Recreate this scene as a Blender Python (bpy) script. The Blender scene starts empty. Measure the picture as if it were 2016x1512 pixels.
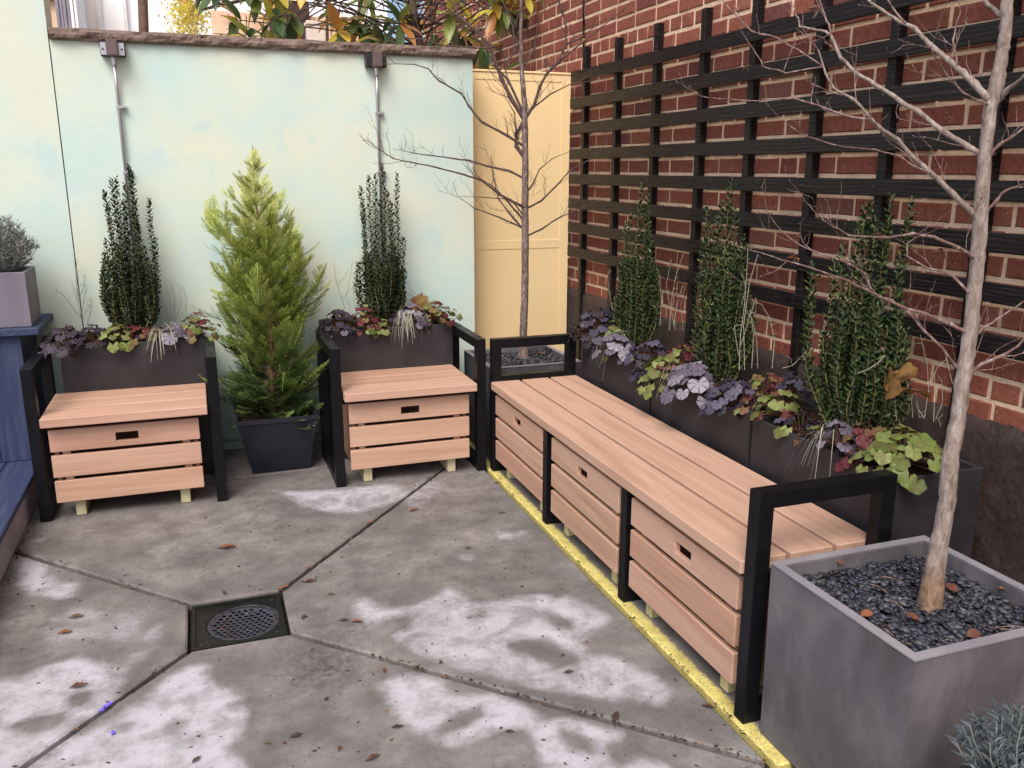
import bpy, bmesh, math, random
import numpy as np
from mathutils import Vector, Matrix, Euler
from mathutils import noise as mnoise

S = bpy.context.scene
COL = S.collection
R = math.radians
rng = random.Random(7)

# ------------------------------------------------------------------ camera
YAW, PITCH, ROLL, FPX, CAMZ = 19.737, 14.002, 0.133, 1696.85, 1.44
cy_, sy_ = math.cos(R(YAW)), math.sin(R(YAW))
cp_, sp_ = math.cos(R(PITCH)), math.sin(R(PITCH))
FWD = Vector((sy_ * cp_, cy_ * cp_, -sp_))
RGT0 = Vector((cy_, -sy_, 0.0))
UP0 = RGT0.cross(FWD)
cr_, sr_ = math.cos(R(ROLL)), math.sin(R(ROLL))
RGT = RGT0 * cr_ + UP0 * sr_
UPV = UP0 * cr_ - RGT0 * sr_
CAM = Vector((0, 0, CAMZ))
cd = bpy.data.cameras.new('camera')
cam = bpy.data.objects.new('camera', cd)
COL.objects.link(cam)
mw = Matrix((RGT, UPV, -FWD)).transposed().to_4x4()
mw.translation = CAM
cam.matrix_world = mw
cd.sensor_width = 36
cd.lens = 36 * FPX / 2016
cd.clip_start = 0.05
cd.clip_end = 400
S.camera = cam

# ------------------------------------------------------------------ light
SUN_EL, SUN_AZ = 52.0, 214.0           # azimuth clockwise from +Y
W = bpy.data.worlds.new('World')
S.world = W
W.use_nodes = True
wn = W.node_tree
wn.nodes.clear()
sky = wn.nodes.new('ShaderNodeTexSky')
sky.sky_type = 'NISHITA'
sky.sun_disc = False
sky.sun_elevation = R(SUN_EL)
sky.sun_rotation = R(SUN_AZ)
sky.dust_density = 4.0
sky.air_density = 0.8
sky.ozone_density = 0.6
bg = wn.nodes.new('ShaderNodeBackground')
bg.inputs[1].default_value = 0.13
wo = wn.nodes.new('ShaderNodeOutputWorld')
wn.links.new(sky.outputs[0], bg.inputs[0])
wn.links.new(bg.outputs[0], wo.inputs[0])
sl = bpy.data.lights.new('sun', 'SUN')
sl.energy = 1.5
sl.angle = R(32)
sl.color = (1.0, 0.95, 0.915)
so = bpy.data.objects.new('sun', sl)
COL.objects.link(so)
sd = Vector((math.sin(R(SUN_AZ)) * math.cos(R(SUN_EL)), math.cos(R(SUN_AZ)) * math.cos(R(SUN_EL)), math.sin(R(SUN_EL))))
so.rotation_euler = sd.to_track_quat('Z', 'Y').to_euler()
so.location = sd * 20
S.view_settings.view_transform = 'Standard'
S.view_settings.look = 'None'
S.view_settings.gamma = 1
S.view_settings.exposure = 0.66
S.render.engine = 'CYCLES'


def at(px, py, ax, val):
    """photo pixel -> point of the place on the plane (axis ax = val)"""
    d = FWD + RGT * ((px - 1008) / FPX) - UPV * ((py - 756) / FPX)
    t = (val - CAM[ax]) / d[ax]
    return CAM + d * t


def atw(px, py, w):
    return CAM + (FWD + RGT * ((px - 1008) / FPX) - UPV * ((py - 756) / FPX)) * w


# ------------------------------------------------------------------ materials
MATS = {}


class NT:
    def __init__(s, name, rough=0.6, spec=0.5, metal=0.0):
        m = bpy.data.materials.new(name)
        m.use_nodes = True
        s.m = m
        s.t = m.node_tree
        s.b = s.t.nodes['Principled BSDF']
        s.b.inputs['Roughness'].default_value = rough
        s.b.inputs['Specular IOR Level'].default_value = spec
        s.b.inputs['Metallic'].default_value = metal
        MATS[name] = m
        s.co = None

    def n(s, typ, **kw):
        nd = s.t.nodes.new('ShaderNode' + typ)
        for k, v in kw.items():
            setattr(nd, k, v)
        return nd

    def l(s, a, b):
        s.t.links.new(a, b)

    def coord(s, kind='Object', scale=(1, 1, 1), rnd=False, geo=False):
        if geo:
            o = s.n('NewGeometry').outputs['Position']
        else:
            o = s.n('TexCoord').outputs[kind]
        mp = s.n('Mapping')
        mp.inputs['Scale'].default_value = scale
        s.l(o, mp.inputs['Vector'])
        if rnd:
            oi = s.n('ObjectInfo')
            mu = s.n('Math', operation='MULTIPLY')
            s.l(oi.outputs['Random'], mu.inputs[0])
            mu.inputs[1].default_value = 37.0
            cb = s.n('CombineXYZ')
            for i in range(3):
                s.l(mu.outputs[0], cb.inputs[i])
            s.l(cb.outputs[0], mp.inputs['Location'])
        return mp.outputs[0]

    def noise(s, vec, scale, detail=4, rough=0.55, dist=0.0):
        nd = s.n('TexNoise')
        if vec is not None:
            s.l(vec, nd.inputs['Vector'])
        nd.inputs['Scale'].default_value = scale
        nd.inputs['Detail'].default_value = detail
        nd.inputs['Roughness'].default_value = rough
        nd.inputs['Distortion'].default_value = dist
        return nd.outputs['Fac']

    def ramp(s, fac, stops, interp='LINEAR'):
        r = s.n('ValToRGB')
        r.color_ramp.interpolation = interp
        e = r.color_ramp.elements
        while len(e) < len(stops):
            e.new(0.5)
        for i, (p, c) in enumerate(stops):
            e[i].position = p
            e[i].color = (*c, 1) if len(c) == 3 else c
        s.l(fac, r.inputs[0])
        return r.outputs[0]

    def sramp(s, fac, a, b):
        r = s.n('MapRange')
        r.interpolation_type = 'SMOOTHSTEP'
        s.l(fac, r.inputs[0])
        r.inputs[1].default_value = a
        r.inputs[2].default_value = b
        return r.outputs[0]

    def mix(s, fac, a, b, mode='MIX'):
        m = s.n('Mix', data_type='RGBA', blend_type=mode)
        for sock, v in ((m.inputs[0], fac), (m.inputs[6], a), (m.inputs[7], b)):
            if isinstance(v, (int, float)):
                sock.default_value = v
            elif isinstance(v, tuple):
                sock.default_value = (*v, 1)
            else:
                s.l(v, sock)
        return m.outputs[2]

    def math(s, op, a, b=None):
        m = s.n('Math', operation=op)
        for i, v in enumerate((a, b)):
            if v is None:
                continue
            if isinstance(v, (int, float)):
                m.inputs[i].default_value = v
            else:
                s.l(v, m.inputs[i])
        return m.outputs[0]

    def rand(s):
        a = s.n('ObjectInfo').outputs['Random']
        b = s.n('NewGeometry').outputs['Random Per Island']
        return s.math('FRACT', s.math('ADD', s.math('MULTIPLY', a, 7.31), b))

    def color(s, c):
        if isinstance(c, tuple):
            s.b.inputs['Base Color'].default_value = (*c, 1)
        else:
            s.l(c, s.b.inputs['Base Color'])

    def rough(s, c):
        s.l(c, s.b.inputs['Roughness'])

    def bump(s, h, strength=0.3, dist=0.01):
        b = s.n('Bump')
        b.inputs['Strength'].default_value = strength
        b.inputs['Distance'].default_value = dist
        s.l(h, b.inputs['Height'])
        s.l(b.outputs[0], s.b.inputs['Normal'])


def srgb(r, g, b):
    return tuple((c / 255 / 12.92) if c / 255 <= 0.04045 else ((c / 255 + 0.055) / 1.055) ** 2.4 for c in (r, g, b))


def make_wood(name, along, base, dark, light, blue=0.0):
    t = NT(name, 0.62, 0.35)
    sc = {0: (1.2, 26, 26), 1: (26, 1.2, 26), 2: (26, 26, 1.2)}[along]
    sc2 = {0: (.35, 5, 5), 1: (5, .35, 5), 2: (5, 5, .35)}[along]
    v = t.coord('Object', sc, rnd=True)
    v2 = t.coord('Object', sc2, rnd=True)
    g1 = t.noise(v, 3.0, 6, 0.6, 0.4)
    g2 = t.noise(v2, 2.2, 3, 0.5, 1.2)
    c = t.ramp(g2, [(0.28, dark), (0.45, base), (0.58, light), (0.72, base)])
    fine = t.ramp(g1, [(0.3, tuple(x * 0.72 for x in base)), (0.5, base), (0.75, tuple(min(1, x * 1.16) for x in base))])
    c = t.mix(0.42, c, fine)
    oi = t.n('ObjectInfo').outputs['Random']
    tone = t.ramp(oi, [(0.0, (0.88, 0.80, 0.74)), (0.3, (1, 1.0, 0.98)), (0.6, (0.95, 0.92, 0.86)), (0.8, (1.03, 1.05, 1.08)), (1.0, (0.97, 0.90, 0.88))])
    c = t.mix(1.0, c, tone, 'MULTIPLY')
    t.color(c)
    t.bump(g1, 0.12, 0.002)
    return t.m


CED = (0.495, 0.312, 0.228)
make_wood('cedar_along_x', 0, CED, (0.385, 0.212, 0.145), (0.575, 0.38, 0.29))
make_wood('cedar_along_y', 1, CED, (0.385, 0.212, 0.145), (0.575, 0.38, 0.29))
make_wood('treated_lumber', 2, (0.50, 0.46, 0.27), (0.38, 0.34, 0.18), (0.56, 0.52, 0.36))
make_wood('cedar_shaded', 2, (0.25, 0.14, 0.09), (0.2, 0.1, 0.07), (0.3, 0.17, 0.12))  # cedar of the drawer boxes, their shade put into a darker colour

t = NT('black_steel', 0.38, 0.2)
v = t.coord()
t.color(t.ramp(t.noise(v, 30, 5), [(0.3, (0.004, 0.004, 0.006)), (0.75, (0.007, 0.007, 0.009))]))
t.rough(t.sramp(t.noise(v, 9, 5), -0.6, 1.9))
t.bump(t.noise(v, 260, 2), 0.06, 0.001)

t = NT('stained_trellis', 0.6, 0.16)
v = t.coord('Object', (14, 1.4, 14), rnd=True)
g = t.noise(v, 3.2, 6, 0.6, 1.6)
w2 = t.n('TexWave', wave_type='BANDS', bands_direction='Z')
t.l(t.coord('Object', (1, 0.12, 1), rnd=True), w2.inputs['Vector'])
w2.inputs['Scale'].default_value = 22
w2.inputs['Distortion'].default_value = 9
w2.inputs['Detail'].default_value = 2
ff = t.math('MULTIPLY', t.math('MULTIPLY', g, w2.outputs['Fac']), 0.8)
t.color(t.ramp(ff, [(0.05, (0.009, 0.0072, 0.0082)), (0.35, (0.016, 0.0125, 0.0135)), (0.62, (0.055, 0.038, 0.032))]))
t.bump(g, 0.3, 0.002)
t.rough(t.sramp(g, -0.2, 1.6))

t = NT('brick_red', 0.85, 0.25)
v = t.coord('Object', (1, 1, 1), geo=True)
r_ = t.rand()
c = t.ramp(r_, [(0.0, (0.20, 0.064, 0.043)), (0.2, (0.27, 0.088, 0.056)), (0.45, (0.235, 0.072, 0.048)), (0.75, (0.30, 0.100, 0.062)),
                (0.93, (0.22, 0.062, 0.048)), (0.97, (0.14, 0.050, 0.045)), (1.0, (0.33, 0.135, 0.095))])
n1 = t.noise(v, 55, 6, 0.7)
n2 = t.noise(v, 9, 4, 0.6)
c = t.mix(t.sramp(n1, 0.45, 0.8), c, (0.10, 0.030, 0.024))
c = t.mix(t.math('MULTIPLY', t.sramp(n2, 0.56, 0.78), 0.45), c, (0.40, 0.22, 0.165))
fl = t.n('TexVoronoi', feature='F1')
t.l(v, fl.inputs['Vector'])
fl.inputs['Scale'].default_value = 70
c = t.mix(t.math('MULTIPLY', t.math('SUBTRACT', 1.0, t.sramp(fl.outputs['Distance'], 0.08, 0.22)), t.sramp(t.noise(v, 22, 2), 0.55, 0.62)), c, (0.48, 0.36, 0.30))
t.color(c)
t.bump(t.mix(0.5, n1, t.noise(v, 180, 3)), 0.55, 0.006)

t = NT('mortar', 0.92, 0.2)
v = t.coord(geo=True)
n1 = t.noise(v, 7, 5, 0.6)
c = t.ramp(n1, [(0.3, (0.58, 0.41, 0.28)), (0.5, (0.80, 0.58, 0.41)), (0.7, (0.88, 0.66, 0.46))])
c = t.mix(t.sramp(t.noise(v, 26, 5, 0.7), 0.56, 0.8), c, (0.34, 0.24, 0.17))
t.color(c)
t.bump(t.noise(v, 90, 5, 0.7), 0.8, 0.008)

t = NT('brown_parged_stone', 0.42, 0.55)
v = t.coord(geo=True)
n1 = t.noise(v, 34, 6, 0.7)
t.color(t.ramp(n1, [(0.3, (0.030, 0.018, 0.016)), (0.55, (0.048, 0.029, 0.026)), (0.8, (0.075, 0.048, 0.042))]))
t.bump(n1, 0.45, 0.012)
t.rough(t.sramp(t.noise(v, 60, 3), -0.6, 1.2))


def stucco(name, seed):
    t = NT(name, 0.8, 0.25)
    v = t.coord(geo=True)
    mp = t.n('Mapping')
    t.l(v, mp.inputs['Vector'])
    mp.inputs['Location'].default_value = (seed, seed * 2, 0)
    v = mp.outputs[0]
    a = t.noise(v, 1.9, 4, 0.5, 0.25)
    b = t.noise(v, 3.0, 3, 0.45, 0.3)
    d = t.noise(v, 5.0, 4, 0.5, 0.3)
    cream = (0.64, 0.695, 0.575)
    pale = (0.575, 0.69, 0.63)
    aqua = (0.505, 0.675, 0.63)
    blue = (0.45, 0.635, 0.67)
    c = t.ramp(a, [(0.33, aqua), (0.46, pale), (0.62, cream)])
    c = t.mix(t.math('MULTIPLY', t.sramp(b, 0.50, 0.72), 0.6), c, cream)
    c = t.mix(t.math('MULTIPLY', t.sramp(t.math('ADD', t.math('MULTIPLY', b, -0.6), d), 0.26, 0.46), 0.5), c, blue)
    z = t.n('SeparateXYZ')
    t.l(t.coord(geo=True), z.inputs[0])
    # dirt splash close to the ground
    low = t.math('SUBTRACT', 1.0, t.sramp(t.math('ADD', z.outputs[2], t.math('MULTIPLY', a, 0.15)), 0.10, 0.42))
    c = t.mix(t.math('MULTIPLY', low, 0.55), c, (0.24, 0.33, 0.29))
    t.color(c)
    h = t.mix(0.6, t.noise(v, 75, 6, 0.7), t.noise(v, 14, 4, 0.6))
    t.bump(h, 0.35, 0.008)
    return t.m


stucco('aqua_stucco', 0.0)
stucco('aqua_stucco_side', 3.7)

t = NT('coping_stone', 0.85, 0.3)
v = t.coord(geo=True)
n1 = t.noise(v, 22, 6, 0.7)
t.color(t.ramp(n1, [(0.3, (0.095, 0.064, 0.053)), (0.55, (0.185, 0.135, 0.112)), (0.8, (0.26, 0.20, 0.17))]))
t.bump(n1, 0.6, 0.012)

t = NT('yellow_paint', 0.45, 0.4)
v = t.coord(geo=True)
t.color(t.ramp(t.noise(v, 3, 3), [(0.3, (0.89, 0.66, 0.355)), (0.7, (0.91, 0.70, 0.385))]))
t.bump(t.noise(v, 120, 2), 0.08, 0.002)


def concrete(name, stripe=False):
    t = NT(name, 0.75, 0.35)
    v = t.coord(geo=True)
    big = t.noise(v, 1.6, 5, 0.55, 0.2)
    mid = t.noise(v, 6, 7, 0.68, 0.15)
    fine = t.noise(v, 90, 5, 0.75)
    sand = t.noise(v, 420, 3, 0.8)
    c = t.ramp(mid, [(0.30, (0.098, 0.089, 0.085)), (0.48, (0.172, 0.158, 0.151)), (0.68, (0.268, 0.250, 0.240))])
    c = t.mix(t.math('MULTIPLY', t.sramp(t.noise(v, 20, 6, 0.75), 0.50, 0.70), 0.5), c, (0.085, 0.075, 0.072))
    c = t.mix(t.math('MULTIPLY', t.sramp(big, 0.40, 0.66), 0.6), c, (0.112, 0.101, 0.098))
    c = t.mix(t.math('MULTIPLY', t.sramp(fine, 0.54, 0.72), 0.6), c, (0.062, 0.050, 0.050))
    c = t.mix(t.math('MULTIPLY', t.sramp(t.noise(v, 150, 4, 0.8), 0.56, 0.72), 0.45), c, (0.34, 0.31, 0.31))
    at_ = t.n('Attribute', attribute_name='salt')
    s0 = at_.outputs['Fac']
    wob = t.math('ADD', t.math('MULTIPLY', t.math('SUBTRACT', t.noise(v, 5.5, 6, 0.62, 1.0), 0.5), 1.15),
                 t.math('MULTIPLY', t.math('SUBTRACT', fine, 0.5), 0.45))
    s1 = t.math('ADD', s0, t.math('MULTIPLY', wob, t.sramp(s0, 0.0, 0.35)))
    m = t.math('MULTIPLY', t.sramp(s1, 0.20, 0.92), t.math('ADD', 0.42, t.math('MULTIPLY', t.sramp(t.noise(v, 11, 7, 0.72), 0.34, 0.60), 0.58)))
    c = t.mix(t.math('MULTIPLY', m, 0.92), c, t.mix(t.sramp(sand, 0.35, 0.7), (0.42, 0.415, 0.46), (0.585, 0.58, 0.64)))
    dk = t.n('Attribute', attribute_name='grime').outputs['Fac']
    dkm = t.math('MULTIPLY', dk, t.sramp(t.noise(v, 38, 6, 0.75), 0.40, 0.62))
    c = t.mix(dkm, c, (0.055, 0.044, 0.040))
    # specks of dirt
    sp = t.n('TexVoronoi', feature='F1')
    t.l(v, sp.inputs['Vector'])
    sp.inputs['Scale'].default_value = 26
    spd = t.math('MULTIPLY', t.math('SUBTRACT', 1.0, t.sramp(sp.outputs['Distance'], 0.05, 0.11)), t.sramp(t.noise(v, 12, 2), 0.48, 0.52))
    c = t.mix(t.math('MULTIPLY', spd, 0.75), c, (0.06, 0.045, 0.04))
    if stripe:
        xyz = t.n('SeparateXYZ')
        t.l(v, xyz.inputs[0])
        e = t.math('ADD', xyz.outputs[0], t.math('MULTIPLY', t.math('SUBTRACT', t.noise(v, 60, 4, 0.7), 0.5), 0.045))
        ym = t.math('SUBTRACT', 1.0, t.sramp(e, 1.284, 1.302))
        chip = t.sramp(t.noise(v, 130, 5, 0.8), 0.40, 0.46)
        ym = t.math('MULTIPLY', ym, chip)
        yel = t.ramp(t.noise(v, 20, 5), [(0.3, (0.50, 0.42, 0.11)), (0.6, (0.70, 0.60, 0.19))])
        c = t.mix(ym, c, yel)
    t.color(c)
    t.bump(t.mix(0.5, fine, sand), 0.35, 0.004)
    t.rough(t.sramp(mid, -0.9, 1.1))
    return t.m


concrete('patio_concrete')
concrete('patio_concrete_striped', True)

t = NT('joint_dirt', 0.95, 0.2)
v = t.coord(geo=True)
t.color(t.ramp(t.noise(v, 60, 5, 0.7), [(0.3, (0.012, 0.008, 0.007)), (0.7, (0.042, 0.028, 0.022))]))
t.bump(t.noise(v, 160, 4), 0.6, 0.006)

t = NT('ground_pale_bounce', 0.95, 0.2)  # unseen ground beyond the patio, made pale to bounce light onto the facades
v = t.coord(geo=True)
t.color(t.ramp(t.noise(v, 1.5, 6, 0.7), [(0.3, (0.30, 0.28, 0.25)), (0.7, (0.42, 0.40, 0.37))]))
t.bump(t.noise(v, 30, 5), 0.5, 0.02)

t = NT('potting_soil', 0.95, 0.2)
v = t.coord(geo=True)
t.color(t.ramp(t.noise(v, 90, 5, 0.7), [(0.3, (0.014, 0.009, 0.007)), (0.6, (0.05, 0.03, 0.022)), (0.8, (0.12, 0.07, 0.045))]))
t.bump(t.noise(v, 120, 5), 1.0, 0.02)


def composite(name, c1, c2, c3, vert=0.35):
    t = NT(name, 0.55, 0.4)
    v = t.coord(geo=True)
    mp = t.n('Mapping')
    t.l(v, mp.inputs['Vector'])
    mp.inputs['Scale'].default_value = (1, 1, vert)
    a = t.noise(mp.outputs[0], 6, 5, 0.6, 0.5)
    b = t.noise(mp.outputs[0], 24, 5, 0.65)
    c = t.ramp(a, [(0.3, c1), (0.5, c2), (0.7, c3)])
    c = t.mix(t.math('MULTIPLY', t.sramp(b, 0.55, 0.75), 0.35), c, c3)
    t.color(c)
    t.bump(t.noise(v, 160, 4, 0.7), 0.18, 0.003)
    t.rough(t.sramp(a, -0.6, 1.4))
    return t.m


composite('grey_composite', (0.068, 0.063, 0.070), (0.102, 0.096, 0.106), (0.155, 0.148, 0.158), 0.65)
composite('grey_composite_rim', (0.19, 0.18, 0.205), (0.235, 0.225, 0.25), (0.28, 0.27, 0.29))
composite('charcoal_composite', (0.016, 0.0135, 0.0165), (0.023, 0.0195, 0.0235), (0.034, 0.030, 0.034), 1)
composite('lavender_composite', (0.12, 0.108, 0.14), (0.16, 0.146, 0.185), (0.20, 0.185, 0.22))
composite('navy_pot', (0.010, 0.011, 0.019), (0.013, 0.014, 0.024), (0.017, 0.018, 0.028), 1)


def blue_stain(name, sc):
    t = NT(name, 0.6, 0.35)
    v = t.coord('Object', sc, rnd=True)
    a = t.noise(v, 3, 6, 0.65, 0.5)
    t.color(t.ramp(a, [(0.3, (0.020, 0.028, 0.070)), (0.5, (0.033, 0.045, 0.104)), (0.72, (0.060, 0.074, 0.138))]))
    t.bump(a, 0.2, 0.003)


blue_stain('blue_stain_upright', (16, 16, 1.1))
blue_stain('blue_stain_flat', (16, 1.1, 16))

t = NT('galvanised_steel', 0.32, 0.5, 0.9)
t.color((0.55, 0.53, 0.58))
t = NT('box_bronze', 0.5, 0.5, 0.3)
v = t.coord()
t.color(t.ramp(t.noise(v, 20, 4), [(0.3, (0.115, 0.082, 0.082)), (0.7, (0.155, 0.112, 0.11))]))
t = NT('box_dark', 0.4, 0.5)
t.color((0.02, 0.017, 0.02))
t = NT('drain_iron', 0.42, 0.5, 0.5)
v = t.coord(geo=True)
t.color(t.ramp(t.noise(v, 40, 6, 0.7), [(0.3, (0.010, 0.010, 0.010)), (0.6, (0.022, 0.022, 0.021)), (0.8, (0.05, 0.042, 0.035))]))
t.bump(t.noise(v, 90, 4), 0.4, 0.003)
t = NT('drain_grate_steel', 0.35, 0.5, 0.7)
v = t.coord(geo=True)
t.color(t.ramp(t.noise(v, 60, 5, 0.7), [(0.3, (0.06, 0.06, 0.08)), (0.7, (0.15, 0.15, 0.19))]))
t = NT('pit_black', 0.9, 0.1)
t.color((0.006, 0.005, 0.005))
t = NT('dark_hole', 0.9, 0.1)
t.color((0.02, 0.012, 0.009))

t = NT('pebble', 0.5, 0.4)
v = t.coord(geo=True)
r_ = t.rand()
t.color(t.mix(t.sramp(t.noise(v, 160, 4), 0.4, 0.8), t.ramp(r_, [(0.0, (0.008, 0.009, 0.014)), (0.5, (0.026, 0.029, 0.042)), (0.85, (0.07, 0.075, 0.098)), (0.97, (0.13, 0.13, 0.13)), (1.0, (0.06, 0.025, 0.014))]), (0.04, 0.045, 0.055)))


def bark(name, c1, c2, c3, sc=1.0, tan=None):
    t = NT(name, 0.8, 0.25)
    v = t.coord(geo=True)
    mp = t.n('Mapping')
    t.l(v, mp.inputs['Vector'])
    mp.inputs['Scale'].default_value = (1, 1, 0.38)
    a = t.noise(mp.outputs[0], 70 * sc, 6, 0.7, 0.6)
    b = t.noise(v, 11 * sc, 5, 0.65)
    c = t.ramp(a, [(0.34, c1), (0.5, c2), (0.66, c3)])
    c = t.mix(t.math('MULTIPLY', t.sramp(b, 0.5, 0.7), 0.55), c, c2)
    if tan:
        xyz = t.n('SeparateXYZ')
        t.l(v, xyz.inputs[0])
        zt_ = t.math('ADD', xyz.outputs[2], t.math('MULTIPLY', b, 0.08))
        c = t.mix(t.math('SUBTRACT', 1.0, t.sramp(zt_, tan + 0.06, tan + 0.17)), c, t.mix(t.sramp(a, .3, .7), (0.125, 0.072, 0.045), (0.33, 0.22, 0.145)))
    t.color(c)
    t.bump(a, 0.6, 0.006)


bark('maple_bark', (0.14, 0.102, 0.085), (0.265, 0.212, 0.185), (0.42, 0.36, 0.33), 1.0, 0.47)
bark('far_maple_bark', (0.075, 0.045, 0.038), (0.16, 0.112, 0.10), (0.36, 0.30, 0.29), 1.4)
bark('twig_bark', (0.085, 0.042, 0.035), (0.18, 0.112, 0.098), (0.38, 0.31, 0.31))
bark('far_twig_bark', (0.05, 0.03, 0.028), (0.085, 0.05, 0.045), (0.15, 0.11, 0.11))
bark('tan_bark', (0.17, 0.09, 0.05), (0.28, 0.165, 0.095), (0.36, 0.24, 0.155))


def leafmat(name, stops, rough=0.5, vein=None, veinw=0.1, trans=0.0, patch=None, lobes=7):
    t = NT(name, rough, 0.4 if 'magnolia' in name else 0.22)
    c = t.ramp(t.rand(), stops)
    v = t.coord()
    if patch:
        c = t.mix(t.math('MULTIPLY', t.sramp(t.noise(t.coord(geo=True), 32, 4), 0.48, 0.62), patch[1]), c, patch[0])
    if vein:
        xyz = t.n('SeparateXYZ')
        t.l(v, xyz.inputs[0])
        ang = t.math('ARCTAN2', xyz.outputs[0], t.math('ADD', xyz.outputs[1], 0.0))
        s_ = t.math('ABSOLUTE', t.math('SINE', t.math('MULTIPLY', ang, lobes / 2 * 1.0)))
        s2 = t.math('ABSOLUTE', t.math('SINE', t.math('ADD', t.math('MULTIPLY', ang, lobes * 2.5), t.math('MULTIPLY', t.noise(v, 60, 2), 6))))
        m1 = t.math('SUBTRACT', 1.0, t.sramp(s_, veinw, veinw * 2.6))
        m2 = t.math('MULTIPLY', t.math('SUBTRACT', 1.0, t.sramp(s2, veinw * 1.2, veinw * 4)), 0.45)
        mm = t.math('MAXIMUM', m1, m2)
        c = t.mix(t.math('MULTIPLY', mm, 0.85), c, vein)
    t.color(c)
    if trans:
        try:
            t.b.inputs['Transmission Weight'].default_value = 0
        except Exception:
            pass
        tr = t.n('BsdfTranslucent')
        if isinstance(c, tuple):
            tr.inputs[0].default_value = (*c, 1)
        else:
            t.l(c, tr.inputs[0])
        mx = t.n('MixShader')
        mx.inputs[0].default_value = trans
        t.l(t.b.outputs[0], mx.inputs[1])
        t.l(tr.outputs[0], mx.inputs[2])
        t.l(mx.outputs[0], t.t.nodes['Material Output'].inputs[0])
    return t


leafmat('holly_leaf', [(0, (0.009, 0.019, 0.011)), (0.5, (0.016, 0.031, 0.015)), (0.85, (0.026, 0.046, 0.018)), (1, (0.055, 0.08, 0.028))], 0.42)
leafmat('holly_leaf_bright', [(0, (0.010, 0.022, 0.010)), (0.5, (0.022, 0.043, 0.015)), (0.85, (0.045, 0.075, 0.022)), (1, (0.10, 0.14, 0.045))], 0.42)
leafmat('holly_stem', [(0, (0.10, 0.085, 0.04)), (1, (0.19, 0.16, 0.07))], 0.6)
leafmat('heuchera_purple', [(0, (0.012, 0.008, 0.013)), (0.5, (0.026, 0.018, 0.027)), (1, (0.055, 0.042, 0.064))], 0.5, (0.018, 0.010, 0.016), 0.08)
leafmat('heuchera_slate', [(0, (0.021, 0.018, 0.029)), (0.5, (0.046, 0.042, 0.066)), (1, (0.110, 0.102, 0.142))], 0.55, (0.022, 0.014, 0.032), 0.14)
leafmat('heuchera_silver', [(0, (0.075, 0.065, 0.090)), (0.5, (0.16, 0.145, 0.180)), (1, (0.29, 0.275, 0.31))], 0.55, (0.045, 0.018, 0.042), 0.15)
leafmat('heuchera_lime', [(0, (0.085, 0.115, 0.028)), (0.5, (0.155, 0.20, 0.050)), (1, (0.26, 0.30, 0.11))], 0.5, (0.12, 0.17, 0.04), 0.05, 0.15, ((0.17, 0.075, 0.045), 0.45))
leafmat('heuchera_burgundy', [(0, (0.075, 0.016, 0.022)), (0.4, (0.13, 0.028, 0.036)), (0.7, (0.15, 0.085, 0.04)), (1, (0.17, 0.145, 0.05))], 0.5, (0.05, 0.012, 0.014), 0.06, 0.1)
leafmat('petiole', [(0, (0.12, 0.04, 0.035)), (1, (0.19, 0.11, 0.06))], 0.6)
leafmat('magnolia_leaf', [(0, (0.045, 0.085, 0.042)), (0.30, (0.085, 0.145, 0.055)), (0.48, (0.15, 0.22, 0.065)), (0.62, (0.30, 0.32, 0.06)), (0.76, (0.66, 0.49, 0.055)), (0.87, (0.62, 0.33, 0.06)), (1, (0.40, 0.17, 0.06))], 0.32, None, 0.1, 0.25)
leafmat('yellow_tree_leaf', [(0, (0.55, 0.42, 0.05)), (1, (0.78, 0.66, 0.11))], 0.5, None, 0.1, 0.35)
leafmat('lavender_leaf', [(0, (0.10, 0.11, 0.11)), (0.5, (0.17, 0.18, 0.175)), (1, (0.29, 0.30, 0.295))], 0.7)
leafmat('lavender_leaf_blue', [(0, (0.045, 0.058, 0.072)), (0.5, (0.10, 0.125, 0.145)), (1, (0.21, 0.24, 0.26))], 0.7)
leafmat('sedge_blade', [(0, (0.20, 0.20, 0.15)), (0.5, (0.34, 0.34, 0.26)), (1, (0.50, 0.49, 0.40))], 0.55)
leafmat('curry_stem', [(0, (0.17, 0.16, 0.115)), (1, (0.36, 0.34, 0.26))], 0.7)
leafmat('curry_stem_dull', [(0, (0.20, 0.22, 0.19)), (1, (0.34, 0.36, 0.31))], 0.7)
leafmat('fallen_leaf_brown', [(0, (0.11, 0.042, 0.028)), (0.5, (0.15, 0.06, 0.038)), (1, (0.09, 0.045, 0.035))], 0.6, None, 0.1, 0, ((0.06, 0.03, 0.02), 0.5))
leafmat('fallen_leaf_orange', [(0, (0.19, 0.070, 0.032)), (1, (0.24, 0.095, 0.045))], 0.6, None, 0.1, 0, ((0.16, 0.06, 0.03), 0.5))
leafmat('fallen_leaf_olive', [(0, (0.16, 0.12, 0.05)), (1, (0.14, 0.11, 0.05))], 0.6, None, 0.1, 0, ((0.07, 0.05, 0.02), 0.5))
leafmat('fallen_leaf_dark', [(0, (0.04, 0.028, 0.024)), (1, (0.075, 0.055, 0.045))], 0.6)
leafmat('dried_sycamore', [(0, (0.26, 0.15, 0.055)), (1, (0.22, 0.13, 0.05))], 0.65, None, 0.1, 0.1, ((0.14, 0.075, 0.03), 0.6))
leafmat('debris', [(0, (0.03, 0.022, 0.018)), (0.6, (0.08, 0.045, 0.03)), (0.9, (0.17, 0.08, 0.04)), (1, (0.30, 0.24, 0.14))], 0.8)
leafmat('violet_petal', [(0, (0.10, 0.06, 0.75)), (1, (0.20, 0.15, 0.9))], 0.5)

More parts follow.
